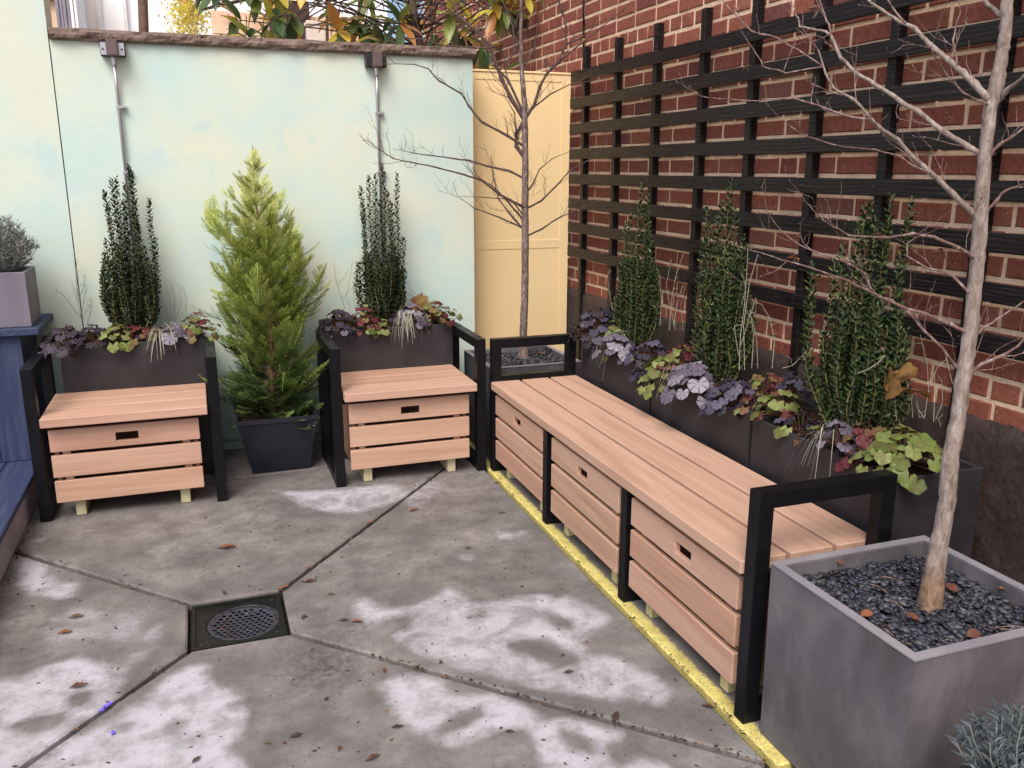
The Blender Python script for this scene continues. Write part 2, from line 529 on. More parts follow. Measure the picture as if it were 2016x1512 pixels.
# cypress: colour of the sprays: fresh yellow tips, greener old wood (attributes tip and hgt)
t = NT('cypress_spray', 0.6, 0.25)
tip = t.n('Attribute', attribute_name='tip').outputs['Fac']
hg = t.n('Attribute', attribute_name='hgt').outputs['Fac']
rr = t.rand()
old = t.ramp(hg, [(0.0, (0.050, 0.092, 0.036)), (0.35, (0.13, 0.20, 0.050)), (0.7, (0.19, 0.26, 0.060)), (1.0, (0.34, 0.40, 0.12))])
new = t.ramp(hg, [(0.0, (0.14, 0.215, 0.070)), (0.35, (0.36, 0.45, 0.095)), (0.7, (0.54, 0.60, 0.15)), (1.0, (0.68, 0.70, 0.27))])
c = t.mix(t.sramp(t.math('ADD', tip, t.math('MULTIPLY', t.math('SUBTRACT', rr, 0.5), 0.5)), 0.2, 0.95), old, new)
t.color(c)
tr = t.n('BsdfTranslucent')
t.l(c, tr.inputs[0])
mx = t.n('MixShader')
mx.inputs[0].default_value = 0.18
t.l(t.b.outputs[0], mx.inputs[1])
t.l(tr.outputs[0], mx.inputs[2])
t.l(mx.outputs[0], t.t.nodes['Material Output'].inputs[0])

for nm, c1, c2, ro in (('white_facade', (0.93, 0.92, 0.92), (0.95, 0.95, 0.95), 0.8), ('peach_stone', (0.62, 0.40, 0.27), (0.82, 0.62, 0.46), 0.8),
                       ('grey_siding', (0.22, 0.20, 0.24), (0.30, 0.28, 0.32), 0.7), ('pole_wood', (0.10, 0.058, 0.045), (0.20, 0.125, 0.10), 0.9),
                       ('pier_white', (0.66, 0.55, 0.48), (0.80, 0.70, 0.62), 0.7), ('trim_white', (0.75, 0.74, 0.74), (0.85, 0.84, 0.84), 0.6),
                       ('dark_timber', (0.045, 0.028, 0.024), (0.09, 0.055, 0.045), 0.7), ('roof_felt', (0.05, 0.05, 0.05), (0.1, 0.1, 0.1), 0.9)):
    t = NT(nm, ro, 0.3)
    v = t.coord(geo=True)
    n1 = t.noise(v, 6, 6, 0.65)
    t.color(t.ramp(n1, [(0.35, c1), (0.65, c2)]))
    t.bump(t.noise(v, 40, 4), 0.3, 0.01)
t = NT('window_glass', 0.08, 0.6)
t.color((0.05, 0.055, 0.06))


# ------------------------------------------------------------------ mesh helpers
def M(n):
    return MATS[n]


class MB:
    def __init__(s):
        s.v = []
        s.f = []
        s.attr = {}

    def add(s, vs, fs):
        o = len(s.v)
        s.v.extend([tuple(v) for v in vs])
        s.f.extend([tuple(i + o for i in f) for f in fs])

    def box(s, x0, x1, y0, y1, z0, z1):
        s.add([(x0, y0, z0), (x1, y0, z0), (x1, y1, z0), (x0, y1, z0), (x0, y0, z1), (x1, y0, z1), (x1, y1, z1), (x0, y1, z1)],
              [(0, 3, 2, 1), (4, 5, 6, 7), (0, 1, 5, 4), (1, 2, 6, 5), (2, 3, 7, 6), (3, 0, 4, 7)])

    def tube(s, pts, rad, n=6, cap=True):
        pts = [Vector(p) for p in pts]
        k = len(pts)
        if k < 2:
            return
        vs = []
        prev = None
        for i, p in enumerate(pts):
            d = (pts[min(i + 1, k - 1)] - pts[max(i - 1, 0)])
            if d.length < 1e-9:
                d = Vector((0, 0, 1))
            d.normalize()
            a = prev if prev is not None else (Vector((1, 0, 0)) if abs(d.x) < 0.8 else Vector((0, 1, 0)))
            a = (a - d * a.dot(d))
            if a.length < 1e-6:
                a = d.orthogonal()
            a.normalize()
            prev = a
            b = d.cross(a)
            r = rad[i] if hasattr(rad, '__len__') else rad
            for j in range(n):
                t_ = 2 * math.pi * j / n
                vs.append(p + a * (math.cos(t_) * r) + b * (math.sin(t_) * r))
        fs = []
        for i in range(k - 1):
            for j in range(n):
                j2 = (j + 1) % n
                fs.append((i * n + j, i * n + j2, (i + 1) * n + j2, (i + 1) * n + j))
        if cap:
            fs.append(tuple(range(n - 1, -1, -1)))
            fs.append(tuple((k - 1) * n + j for j in range(n)))
        s.add(vs, fs)

    def mesh(s, name, mat, smooth=False, attrs=None):
        me = bpy.data.meshes.new(name)
        me.from_pydata(s.v, [], s.f)
        me.materials.append(M(mat))
        if smooth:
            me.polygons.foreach_set('use_smooth', [True] * len(me.polygons))
        if attrs:
            for k, vals in attrs.items():
                a = me.attributes.new(k, 'FLOAT', 'POINT')
                a.data.foreach_set('value', np.asarray(vals, dtype=np.float32))
        me.update()
        return me


def link(name, me, parent=None, loc=(0, 0, 0), rot=None, scale=None):
    o = bpy.data.objects.new(name, me)
    COL.objects.link(o)
    o.location = loc
    if rot is not None:
        o.rotation_euler = rot
    if scale is not None:
        o.scale = scale if hasattr(scale, '__len__') else (scale,) * 3
    if parent is not None:
        o.parent = parent
    return o


def tag(o, label=None, cat=None, group=None, kind=None):
    if label:
        o['label'] = label
    if cat:
        o['category'] = cat
    if group:
        o['group'] = group
    if kind:
        o['kind'] = kind
    return o


def thing(name, label, cat, loc=(0, 0, 0), group=None):
    return tag(link(name, None, None, loc), label, cat, group)


_cache = {}


def box_mesh(size, bev, mat, seg=1):
    key = (tuple(round(x, 4) for x in size), bev, mat, seg)
    if key in _cache:
        return _cache[key]
    bm = bmesh.new()
    bmesh.ops.create_cube(bm, size=1.0)
    for v in bm.verts:
        v.co = Vector((v.co.x * size[0], v.co.y * size[1], v.co.z * size[2]))
    if bev:
        bmesh.ops.bevel(bm, geom=bm.edges[:], offset=bev, segments=seg, affect='EDGES', profile=0.6)
    me = bpy.data.meshes.new('box')
    bm.to_mesh(me)
    bm.free()
    me.materials.append(M(mat))
    _cache[key] = me
    return me


def pbox(name, parent, mat, x0, x1, y0, y1, z0, z1, bev=0.002, seg=1):
    """box part from world bounds, placed relative to its parent's location"""
    c = Vector(((x0 + x1) / 2, (y0 + y1) / 2, (z0 + z1) / 2))
    me = box_mesh((x1 - x0, y1 - y0, z1 - z0), bev, mat, seg)
    off = Vector((0, 0, 0))
    p = parent
    while p is not None:
        off += Vector(p.location)
        p = p.parent
    return link(name, me, parent, c - off)


def worldoff(parent):
    off = Vector((0, 0, 0))
    p = parent
    while p is not None:
        off += Vector(p.location)
        p = p.parent
    return off


def pmesh(name, parent, mb, mat, smooth=False, attrs=None):
    """part whose vertices are given in world coordinates"""
    off = worldoff(parent)
    mb.v = [(v[0] - off.x, v[1] - off.y, v[2] - off.z) for v in mb.v]
    return link(name, mb.mesh(name, mat, smooth, attrs), parent)


def ring_mesh(axis, a0, a1, b0, b1, w, th, c0, mat, bev=0.003, extra=None):
    """rectangular loop of square tube. axis = direction of thickness (0: X, 1: Y). a = other horizontal, b = z"""
    bm = bmesh.new()
    out = [(a0, b0), (a1, b0), (a1, b1), (a0, b1)]
    r = 0.006
    inn = []
    for (cx, cz), (sx, sz) in zip([(a0 + w, b0 + w), (a1 - w, b0 + w), (a1 - w, b1 - w), (a0 + w, b1 - w)], [(1, 1), (-1, 1), (-1, -1), (1, -1)]):
        inn.append((cx, cz))

    def P(a, b, c):
        return (c, a, b) if axis == 0 else (a, c, b)
    V = {}
    for c in (c0, c0 + th):
        V[c] = ([bm.verts.new(P(a, b, c)) for a, b in out], [bm.verts.new(P(a, b, c)) for a, b in inn])
    for c in V:
        o_, i_ = V[c]
        for k in range(4):
            k2 = (k + 1) % 4
            bm.faces.new((o_[k], o_[k2], i_[k2], i_[k]))
    (oa, ia), (ob, ib) = V[c0], V[c0 + th]
    for k in range(4):
        k2 = (k + 1) % 4
        bm.faces.new((oa[k], oa[k2], ob[k2], ob[k]))
        bm.faces.new((ia[k], ia[k2], ib[k2], ib[k]))
    bmesh.ops.recalc_face_normals(bm, faces=bm.faces[:])
    es = [e for e in bm.edges if not (len(e.link_faces) == 2 and e.link_faces[0].normal.dot(e.link_faces[1].normal) > 0.99)]
    bmesh.ops.bevel(bm, geom=es, offset=bev, segments=2, affect='EDGES', profile=0.6)
    me = bpy.data.meshes.new('ring')
    bm.to_mesh(me)
    bm.free()
    me.materials.append(M(mat))
    return me


def slot_mesh(axis, L, Hh, T, cx, cz, sw, sh, mat, rebate=0.0):
    """board of length L (along X if axis=0 front faces -Y; along Y if axis=1 front faces -X), with a rectangular hand slot"""
    mb = MB()
    xs = [-L / 2, cx - sw / 2, cx + sw / 2, L / 2]
    zs = [-Hh / 2, cz - sh / 2, cz + sh / 2, Hh / 2]

    def P(a, c, b):
        return (a, c, b) if axis == 0 else (c, -a, b)
    e = 0.003
    F = [[P(a, -T / 2, b) for b in zs] for a in xs]
    B = [[P(a, T / 2, b) for b in zs] for a in xs]
    vs = [F[i][j] for i in range(4) for j in range(4)] + [B[i][j] for i in range(4) for j in range(4)]
    fs = []
    for i in range(3):
        for j in range(3):
            if i == 1 and j == 1:
                continue
            q = (i * 4 + j, (i + 1) * 4 + j, (i + 1) * 4 + j + 1, i * 4 + j + 1)
            fs.append(q)
            fs.append(tuple(16 + k for k in reversed(q)))
    for i in range(3):
        fs.append((i * 4, 16 + i * 4, 16 + (i + 1) * 4, (i + 1) * 4))
        fs.append((i * 4 + 3, (i + 1) * 4 + 3, 16 + (i + 1) * 4 + 3, 16 + i * 4 + 3))
        fs.append((i, i + 1, 16 + i + 1, 16 + i))
        fs.append((12 + i, 16 + 12 + i, 16 + 12 + i + 1, 12 + i + 1))
    a, b, c, d = 5, 9, 10, 6
    for p, q in ((a, b), (b, c), (c, d), (d, a)):
        fs.append((p, 16 + p, 16 + q, q))
    mb.add(vs, fs)
    me = mb.mesh('slat', mat)
    bm = bmesh.new()
    bm.from_mesh(me)
    bmesh.ops.recalc_face_normals(bm, faces=bm.faces[:])
    es = [e_ for e_ in bm.edges if len(e_.link_faces) == 2 and e_.link_faces[0].normal.dot(e_.link_faces[1].normal) < 0.5]
    bmesh.ops.bevel(bm, geom=es, offset=0.0018, segments=1, affect='EDGES')
    bm.to_mesh(me)
    bm.free()
    return me


# ------------------------------------------------------------------ ground and patio
mb = MB()
mb.add([(-80, -60, -0.06), (80, -60, -0.06), (80, 140, -0.06), (-80, 140, -0.06)], [(0, 1, 2, 3)])
g = link('ground', mb.mesh('ground', 'ground_pale_bounce'))
tag(g, kind='structure')
mb = MB()
mb.box(-3.2, 2.3, -1.5, 5.2, -0.055, -0.0285)
patio = link('patio', mb.mesh('patio', 'joint_dirt'))
tag(patio, kind='structure')

P0 = lambda px, py: at(px, py, 2, 0.0)


def zpoly(pts, sc, off):
    return [P0(x / sc + off[0], y / sc + off[1]) for x, y in pts]


za = (2.688, (0, 950))
zb = (2.284, (700, 850))
SALT = [
    (0.85, zpoly([(80, 380), (200, 400), (265, 430), (270, 500), (400, 530), (425, 590), (320, 612), (150, 600), (70, 500)], *za)),
    (0.55, zpoly([(150, 300), (260, 290), (190, 340), (250, 420), (170, 400), (120, 350)], *za)),
    (0.92, zpoly([(-400, 1080), (130, 1020), (250, 960), (420, 900), (560, 960), (650, 985), (660, 1060), (590, 1170), (500, 1240), (380, 1290), (330, 1380), (230, 1480), (-400, 1700)], *za)),
    (0.95, zpoly([(940, 1000), (1020, 965), (1100, 970), (1110, 1050), (1230, 1085), (1285, 1140), (1180, 1200), (1320, 1205), (1300, 1330), (1200, 1390), (1330, 1520), (1000, 1700), (60, 1700), (160, 1480), (330, 1400), (600, 1250), (800, 1120)], *za)),
    (0.7, zpoly([(680, 890), (790, 885), (790, 930), (690, 965)], *za)),
    (0.45, zpoly([(420, 640), (640, 680), (880, 730), (890, 830), (700, 870), (500, 840), (200, 860), (180, 760)], *za)),
    (0.7, zpoly([(1430, 40), (1700, 40), (2100, 0), (2200, 60), (2016, 140), (1800, 175), (1580, 130)], *za)),
    (0.74, zpoly([(-30, 740), (60, 745), (120, 790), (260, 770), (420, 700), (560, 770), (780, 730), (980, 740), (1160, 840), (1020, 930), (1060, 1000), (1180, 1010), (1360, 1080), (1430, 1170), (1380, 1240), (1200, 1215), (1000, 1195), (850, 1170), (600, 1110), (330, 1020), (150, 925), (130, 860), (0, 850)], *zb)),
    (0.5, zpoly([(340, 970), (620, 950), (860, 1050), (900, 1130), (700, 1120), (500, 1060)], *zb)),
    (1.0, zpoly([(110, 1130), (220, 1090), (390, 1115), (430, 1180), (640, 1190), (760, 1240), (850, 1290), (1000, 1290), (1180, 1350), (1250, 1440), (1400, 1511), (1500, 1640), (900, 1640), (780, 1400), (560, 1380), (400, 1430), (290, 1370), (190, 1290), (150, 1200)], *zb)),
    (0.6, zpoly([(640, 445), (775, 435), (775, 485), (640, 485)], *zb)),
    (0.45, zpoly([(440, 550), (560, 550), (540, 590), (450, 590)], *zb)),
    (0.5, zpoly([(180, 260), (330, 200), (420, 230), (370, 300), (240, 370)], *zb)),
    (0.45, zpoly([(-80, 330), (60, 280), (180, 230), (60, 300), (-60, 420)], *zb)),
    (0.5, zpoly([(1800, 600), (1900, 600), (1960, 660), (2060, 740), (2100, 830), (1960, 800), (1860, 660)], *za)),
]
HOLES = [
    (0.9, zpoly([(330, 1110), (480, 1110), (470, 1170), (380, 1180)], *za)),
    (0.9, zpoly([(60, 1290), (200, 1240), (360, 1220), (300, 1300), (150, 1330)], *za)),
    (0.8, zpoly([(590, 1280), (700, 1270), (700, 1320), (600, 1330)], *za)),
    (0.6, zpoly([(780, 1340), (930, 1230), (1050, 1240), (960, 1320)], *za)),
    (0.8, zpoly([(130, 840), (250, 830), (260, 870), (160, 890)], *zb)),
    (0.7, zpoly([(480, 815), (580, 815), (580, 840), (490, 845)], *zb)),
    (0.75, zpoly([(630, 945), (850, 930), (960, 985), (1010, 1040), (900, 1060), (800, 1010)], *zb)),
    (0.6, zpoly([(800, 820), (900, 820), (990, 870), (950, 900)], *zb)),
    (0.95, zpoly([(350, 1345), (430, 1270), (560, 1240), (590, 1270), (500, 1330), (400, 1370)], *zb)),
    (0.9, zpoly([(590, 1410), (650, 1350), (770, 1330), (800, 1400), (790, 1490), (640, 1470)], *zb)),
    (0.85, zpoly([(900, 1330), (1000, 1340), (1070, 1400), (1060, 1470), (960, 1420)], *zb)),
    (0.9, zpoly([(1130, 1400), (1250, 1410), (1250, 1480), (1190, 1500), (1130, 1450)], *zb)),
    (0.6, zpoly([(850, 1180), (1000, 1200), (1100, 1290), (960, 1270)], *zb)),
]
GRIME = [(0.95, zpoly([(1560, 920), (1700, 890), (1850, 920), (1850, 980), (1720, 1060), (1600, 1020)], *za)),
         (0.5, zpoly([(1480, 860), (1900, 850), (1960, 1000), (1700, 1120), (1500, 1100)], *za)),
         (0.5, zpoly([(1780, 720), (1980, 720), (2000, 800), (1850, 830)], *za)),
         (0.4, zpoly([(100, 900), (300, 930), (280, 990), (130, 960)], *zb))]


def sdist(P, poly):
    x, y = P[:, 0], P[:, 1]
    n = len(poly)
    inside = np.zeros(len(x), bool)
    dmin = np.full(len(x), 1e9)
    for i in range(n):
        x1, y1 = poly[i][0], poly[i][1]
        x2, y2 = poly[(i + 1) % n][0], poly[(i + 1) % n][1]
        c = ((y1 > y) != (y2 > y)) & (x < (x2 - x1) * (y - y1) / ((y2 - y1) + 1e-12) + x1)
        inside ^= c
        dx, dy = x2 - x1, y2 - y1
        t_ = np.clip(((x - x1) * dx + (y - y1) * dy) / (dx * dx + dy * dy + 1e-12), 0, 1)
        dmin = np.minimum(dmin, np.hypot(x - x1 - t_ * dx, y - y1 - t_ * dy))
    return np.where(inside, dmin, -dmin)


def masks(P):
    s = np.zeros(len(P))
    for w, poly in SALT:
        s = np.maximum(s, w * np.clip(0.5 + sdist(P, poly) / 0.07, 0, 1))
    for w, poly in HOLES:
        s = s * (1 - w * np.clip(0.5 + sdist(P, poly) / 0.05, 0, 1))
    g_ = np.zeros(len(P))
    for w, poly in GRIME:
        g_ = np.maximum(g_, w * np.clip(0.5 + sdist(P, poly) / 0.12, 0, 1))
    return s, g_


def slab(poly, mat, res=0.03):
    x0 = min(p[0] for p in poly); x1 = max(p[0] for p in poly)
    y0 = min(p[1] for p in poly); y1 = max(p[1] for p in poly)
    bm = bmesh.new()
    nx = max(2, int((x1 - x0) / res)); ny = max(2, int((y1 - y0) / res))
    V = [[bm.verts.new((x0 + (x1 - x0) * i / nx, y0 + (y1 - y0) * j / ny, 0)) for j in range(ny + 1)] for i in range(nx + 1)]
    for i in range(nx):
        for j in range(ny):
            bm.faces.new((V[i][j], V[i + 1][j], V[i + 1][j + 1], V[i][j + 1]))
    n = len(poly)
    area = sum(poly[i][0] * poly[(i + 1) % n][1] - poly[(i + 1) % n][0] * poly[i][1] for i in range(n))
    sg = 1 if area > 0 else -1
    for inset, clear in ((0.0, True), (0.007, False)):
        for i in range(n):
            a = Vector((*poly[i], 0)); b = Vector((*poly[(i + 1) % n], 0))
            d = (b - a).normalized()
            nrm = Vector((d.y, -d.x, 0)) * sg
            geom = bm.verts[:] + bm.edges[:] + bm.faces[:]
            bmesh.ops.bisect_plane(bm, geom=geom, plane_co=a - nrm * inset, plane_no=nrm, clear_outer=clear)
    bnd = [v for v in bm.verts if v.is_boundary]
    for v in bnd:
        v.co.z -= 0.005
    ret = bmesh.ops.extrude_edge_only(bm, edges=[e for e in bm.edges if e.is_boundary])
    for v in [x for x in ret['geom'] if isinstance(x, bmesh.types.BMVert)]:
        v.co.z = -0.032
    bmesh.ops.recalc_face_normals(bm, faces=bm.faces[:])
    me = bpy.data.meshes.new('slab')
    bm.to_mesh(me)
    bm.free()
    co = np.empty(len(me.vertices) * 3)
    me.vertices.foreach_get('co', co)
    P = co.reshape(-1, 3)[:, :2]
    s, g_ = masks(P)
    for k, vals in (('salt', s), ('grime', g_)):
        a = me.attributes.new(k, 'FLOAT', 'POINT')
        a.data.foreach_set('value', vals.astype(np.float32))
    me.materials.append(M(mat))
    return link('slab', me, patio)


DX0, DX1, DY0, DY1 = -0.128, 0.166, 2.576, 2.874
gj = 0.0095
XR = 1.243
TLc, TRc, BRc, BLc = (-1.27, 4.065), (XR, 4.15), (XR, 1.525), (-1.27, 1.318)


def inset_poly(poly, d):
    n = len(poly)
    area = sum(poly[i][0] * poly[(i + 1) % n][1] - poly[(i + 1) % n][0] * poly[i][1] for i in range(n))
    sg = 1 if area > 0 else -1
    out = []
    for i in range(n):
        p0, p1, p2 = Vector(poly[i - 1]), Vector(poly[i]), Vector(poly[(i + 1) % n])
        d1 = (p1 - p0).normalized(); d2 = (p2 - p1).normalized()
        n1 = Vector((-d1.y, d1.x)) * sg; n2 = Vector((-d2.y, d2.x)) * sg
        m = (n1 + n2)
        m = m / max(0.3, (1 + n1.dot(n2)))
        out.append(tuple(p1 + m * d))
    return out


slabs = [
    [(DX0, DY1), (DX1, DY1), TRc, TLc],
    [(DX1, DY0), BRc, TRc, (DX1, DY1)],
    [(DX0, DY0), BLc, BRc, (DX1, DY0)],
    [(DX0, DY1), TLc, BLc, (DX0, DY0)],
]
for p in slabs:
    slab(inset_poly(p, gj), 'patio_concrete')
slab(inset_poly([TLc, TRc, (XR, 4.60), (-1.27, 4.60)], gj), 'patio_concrete', 0.08)
slab(inset_poly([BLc, (-1.27, -1.4), (XR, -1.4), BRc], gj), 'patio_concrete', 0.04)
slab(inset_poly([(XR, 1.512), (2.12, 1.512), (2.12, 5.1), (XR, 5.1)], gj), 'patio_concrete_striped', 0.05)
slab(inset_poly([(XR, -1.4), (2.12, -1.4), (2.12, 1.512), (XR, 1.512)], gj), 'patio_concrete_striped', 0.08)
slab([(-3.0, -1.4), (-1.276, -1.4), (-1.276, 4.6), (-3.0, 4.6)], 'patio_concrete', 0.2)

# ------------------------------------------------------------------ floor drain
cxd, cyd = 0.035, 2.722
dr = thing('floor_drain', 'square floor drain with a round perforated strainer where the four slab joints meet', 'drain', (cxd, cyd, 0))
fr = MB()
w = 0.012
x0, x1, y0, y1 = DX0 + .002, DX1 - .002, DY0 + .002, DY1 - .002
for a in ((x0, x1, y0, y0 + w), (x0, x1, y1 - w, y1), (x0, x0 + w, y0 + w, y1 - w), (x1 - w, x1, y0 + w, y1 - w)):
    fr.box(a[0], a[1], a[2], a[3], -0.028, -0.006)
pmesh('frame', dr, fr, 'drain_iron')
pl = MB()
N = 40
cx2, cy2 = 0.036, 2.722
RG = 0.112
half = 0.16
vs = []
fs = []
rings = [RG + 0.002, RG + 0.006, RG + 0.010, None]
for k, r in enumerate(rings):
    for i in range(N):
        a = 2 * math.pi * (i + .5) / N
        if r is None:
            m = max(abs(math.cos(a)), abs(math.sin(a)))
            X = cxd - 0.016 + half / m * math.cos(a); Y = cyd + half / m * math.sin(a)
            X = min(max(X, x0 + w), x1 - w); Y = min(max(Y, y0 + w), y1 - w)
            z = -0.012
        else:
            X = cx2 + r * math.cos(a); Y = cy2 + r * math.sin(a)
            z = (-0.020, -0.0125, -0.015)[k]
        vs.append((X, Y, z))
for k in range(3):
    for i in range(N):
        j = (i + 1) % N
        fs.append((k * N + i, k * N + j, (k + 1) * N + j, (k + 1) * N + i))
pl.add(vs, fs)
pmesh('plate', dr, pl, 'drain_iron', True)
pit = MB()
pit.box(x0 + .001, x1 - .001, y0 + .001, y1 - .001, -0.0282, -0.0272)
pmesh('sump', dr, pit, 'pit_black')
gr = MB()
hs = 0.0115
rows = int(RG / (hs * 1.5)) + 2
for q in range(-14, 15):
    for r in range(-14, 15):
        hx = hs * math.sqrt(3) * (q + r / 2); hy = hs * 1.5 * r
        d = math.hypot(hx, hy)
        if d > RG - 0.004:
            continue
        def zz(X, Y):
            dd = math.hypot(X, Y) / RG
            return -0.0245 + 0.0085 * dd * dd
        hole = d < RG - 0.018
        vs = []
        for k in range(12):
            a = math.pi / 6 + k * math.pi / 6
            if k % 2 == 0:
                ro = hs
            else:
                ro = hs * math.cos(math.pi / 6)
            X = hx + ro * math.cos(a); Y = hy + ro * math.sin(a)
            vs.append((cx2 + X, cy2 + Y, zz(X, Y)))
        if hole:
            for k in range(12):
                a = math.pi / 6 + k * math.pi / 6
                X = hx + hs * .6 * math.cos(a); Y = hy + hs * .6 * math.sin(a)
                vs.append((cx2 + X, cy2 + Y, zz(X, Y) - 0.001))
            for k in range(12):
                a = math.pi / 6 + k * math.pi / 6
                X = hx + hs * .58 * math.cos(a); Y = hy + hs * .58 * math.sin(a)
                vs.append((cx2 + X, cy2 + Y, zz(X, Y) - 0.0022))
            fs = [(k, (k + 1) % 12, 12 + (k + 1) % 12, 12 + k) for k in range(12)] + [(12 + k, 12 + (k + 1) % 12, 24 + (k + 1) % 12, 24 + k) for k in range(12)]
        else:
            fs = [tuple(range(12))]
        gr.add(vs, fs)
vs = []
for k, r in enumerate((RG - 0.008, RG + 0.002)):
    for i in range(N):
        a = 2 * math.pi * i / N
        vs.append((cx2 + r * math.cos(a), cy2 + r * math.sin(a), -0.0158 + (0.0 if k == 0 else -0.001)))
gr.add(vs, [(i, (i + 1) % N, N + (i + 1) % N, N + i) for i in range(N)])
pmesh('strainer', dr, gr, 'drain_grate_steel')
sc = MB()
for sx, sy in ((x1 - .03, y1 - .035), (x0 + .03, y0 + .03), (x1 - .03, y0 + .035)):
    sc.tube([(sx, sy, -0.013), (sx, sy, -0.009)], 0.004, 8)
pmesh('screw', dr, sc, 'drain_grate_steel')
dd = MB()
for i in range(70):
    a = rng.uniform(2.2, 4.4); r = rng.uniform(0.055, 0.105)
    X = cx2 + r * math.cos(a); Y = cy2 + r * math.sin(a) + 0.0
    z = -0.0245 + 0.0085 * (r / RG) ** 2 + 0.003 + rng.uniform(0, .004)
    s_ = rng.uniform(.002, .006)
    q = [Vector((rng.uniform(-1, 1), rng.uniform(-1, 1), rng.uniform(-.4, .4))) * s_ for _ in range(4)]
    dd.add([Vector((X, Y, z)) + k for k in q], [(0, 1, 2), (0, 2, 3), (1, 2, 3)])
o = link('leaf_debris', dd.mesh('leaf_debris', 'debris'))
tag(o, 'wet scraps of leaves caught in the left side of the drain strainer', 'debris', kind='stuff')

# ------------------------------------------------------------------ back wall with coping
YW = 4.60
wall = thing('stucco_wall', 'mottled aqua and cream stucco garden wall topped with rough brown coping', 'wall', (0.43, YW, 0))


def wallgrid(x0, x1, z0, z1, y, th, mat, parent, name, res=0.05, amp=0.0012):
    mb = MB()
    nx, nz = int((x1 - x0) / res), int((z1 - z0) / res)
    vs = []
    for i in range(nx + 1):
        for j in range(nz + 1):
            X = x0 + (x1 - x0) * i / nx; Z = z0 + (z1 - z0) * j / nz
            vs.append((X, y + mnoise.noise(Vector((X * 3, 0, Z * 3))) * amp * 2, Z))
    fs = [(i * (nz + 1) + j, (i + 1) * (nz + 1) + j, (i + 1) * (nz + 1) + j + 1, i * (nz + 1) + j + 1) for i in range(nx) for j in range(nz)]
    mb.add(vs, fs)
    mb.add([(x0, y + th, z0), (x1, y + th, z0), (x1, y + th, z1), (x0, y + th, z1)], [(3, 2, 1, 0)])
    for (a, b) in (((x0, z0), (x0, z1)), ((x1, z1), (x1, z0)), ((x0, z1), (x1, z1))):
        mb.add([(a[0], y, a[1]), (a[0], y + th, a[1]), (b[0], y + th, b[1]), (b[0], y, b[1])], [(0, 1, 2, 3)])
    return pmesh(name, parent, mb, mat)


wallgrid(-0.566, 1.425, -0.05, 2.003, YW, 0.18, 'aqua_stucco', wall, 'wall_face')
cop = MB()
nx, nz = 150, 7
vs = []
cx0, cx1 = -0.5635, 1.432
prof = [(-0.018, 2.001), (-0.026, 2.010), (-0.030, 2.022), (-0.028, 2.036), (-0.022, 2.048), (-0.004, 2.054), (0.09, 2.056), (0.21, 2.055), (0.21, 2.001)]
for i in range(nx + 1):
    X = cx0 + (cx1 - cx0) * i / nx
    for j, (dy, z) in enumerate(prof):
        a = 0.0
        if 1 <= j <= 4:
            q = Vector((X * 11, j * 0.9, 2.0))
            a = (mnoise.noise(q) * 0.014 + abs(mnoise.noise(q * 2.3)) * -0.010 + mnoise.noise(q * 5) * 0.004)
        vs.append((X, YW + dy + a, z + (mnoise.noise(Vector((X * 8, 5, 1))) * 0.003 if j >= 4 and j < 8 else 0)))
np_ = len(prof)
fs = [(i * np_ + j, (i + 1) * np_ + j, (i + 1) * np_ + j + 1, i * np_ + j + 1) for i in range(nx) for j in range(np_ - 1)]
fs += [(i * np_ + np_ - 1, (i + 1) * np_ + np_ - 1, (i + 1) * np_, i * np_) for i in range(nx)]
fs.append(tuple(range(np_ - 1, -1, -1)))
fs.append(tuple(nx * np_ + j for j in range(np_)))
cop.add(vs, fs)
pmesh('coping', wall, cop, 'coping_stone')

wall2 = thing('stucco_wall', 'taller aqua stucco wall section at the left edge beyond the vertical joint', 'wall', (-1.8, YW, 0))
wallgrid(-3.0, -0.5705, -0.05, 3.4, YW - 0.004, 0.2, 'aqua_stucco_side', wall2, 'wall_face', 0.08)

# ------------------------------------------------------------------ yellow gate
YG = 4.80
gate = thing('yellow_gate', 'pale yellow painted gate between the stucco wall and the brick wall', 'gate', (1.75, YG, 0))
gx0, gx1, gz1 = 1.44, 2.075, 1.962
pbox('panel', gate, 'yellow_paint', gx0, gx1, YG, YG + 0.03, 0.03, gz1 - .001, 0.002)
for a, b in ((gx0, gx0 + 0.058), (gx1 - 0.055, gx1)):
    pbox('stile', gate, 'yellow_paint', a, b, YG - 0.0035, YG - 0.0005, 0.03, gz1, 0.001)
for a, b in ((gz1 - 0.04, gz1), (0.985, 1.035), (0.03, 0.2)):
    pbox('rail', gate, 'yellow_paint', gx0 + 0.0585, gx1 - 0.0555, YG - 0.003, YG - 0.0005, a, b, 0.001)
pbox('top_edge', gate, 'yellow_paint', gx0, gx1, YG - 0.009, YG + 0.034, gz1 + 0.0005, gz1 + 0.012, 0.002)
for z in (1.79, 0.95):
    pbox('hinge', gate, 'yellow_paint', gx1 + 0.001, gx1 + 0.016, YG - 0.012, YG + 0.01, z - .03, z + .03, 0.003)

# ------------------------------------------------------------------ brick wall
XB = 2.135
CH, BH, BL, HL, J = 0.07025, 0.056, 0.198, 0.094, 0.0125
ZB0 = 0.7206
bw = thing('brick_building_wall', 'red brick house wall with light mortar and a brown parged base', 'brick wall', (XB + 0.15, 4.0, 0))
mb = MB()
mb.box(XB - 0.0045, XB + 0.35, -2.0, 8.4, 0.0, 7.0)
pmesh('mortar_bed', bw, mb, 'mortar')
variants = []


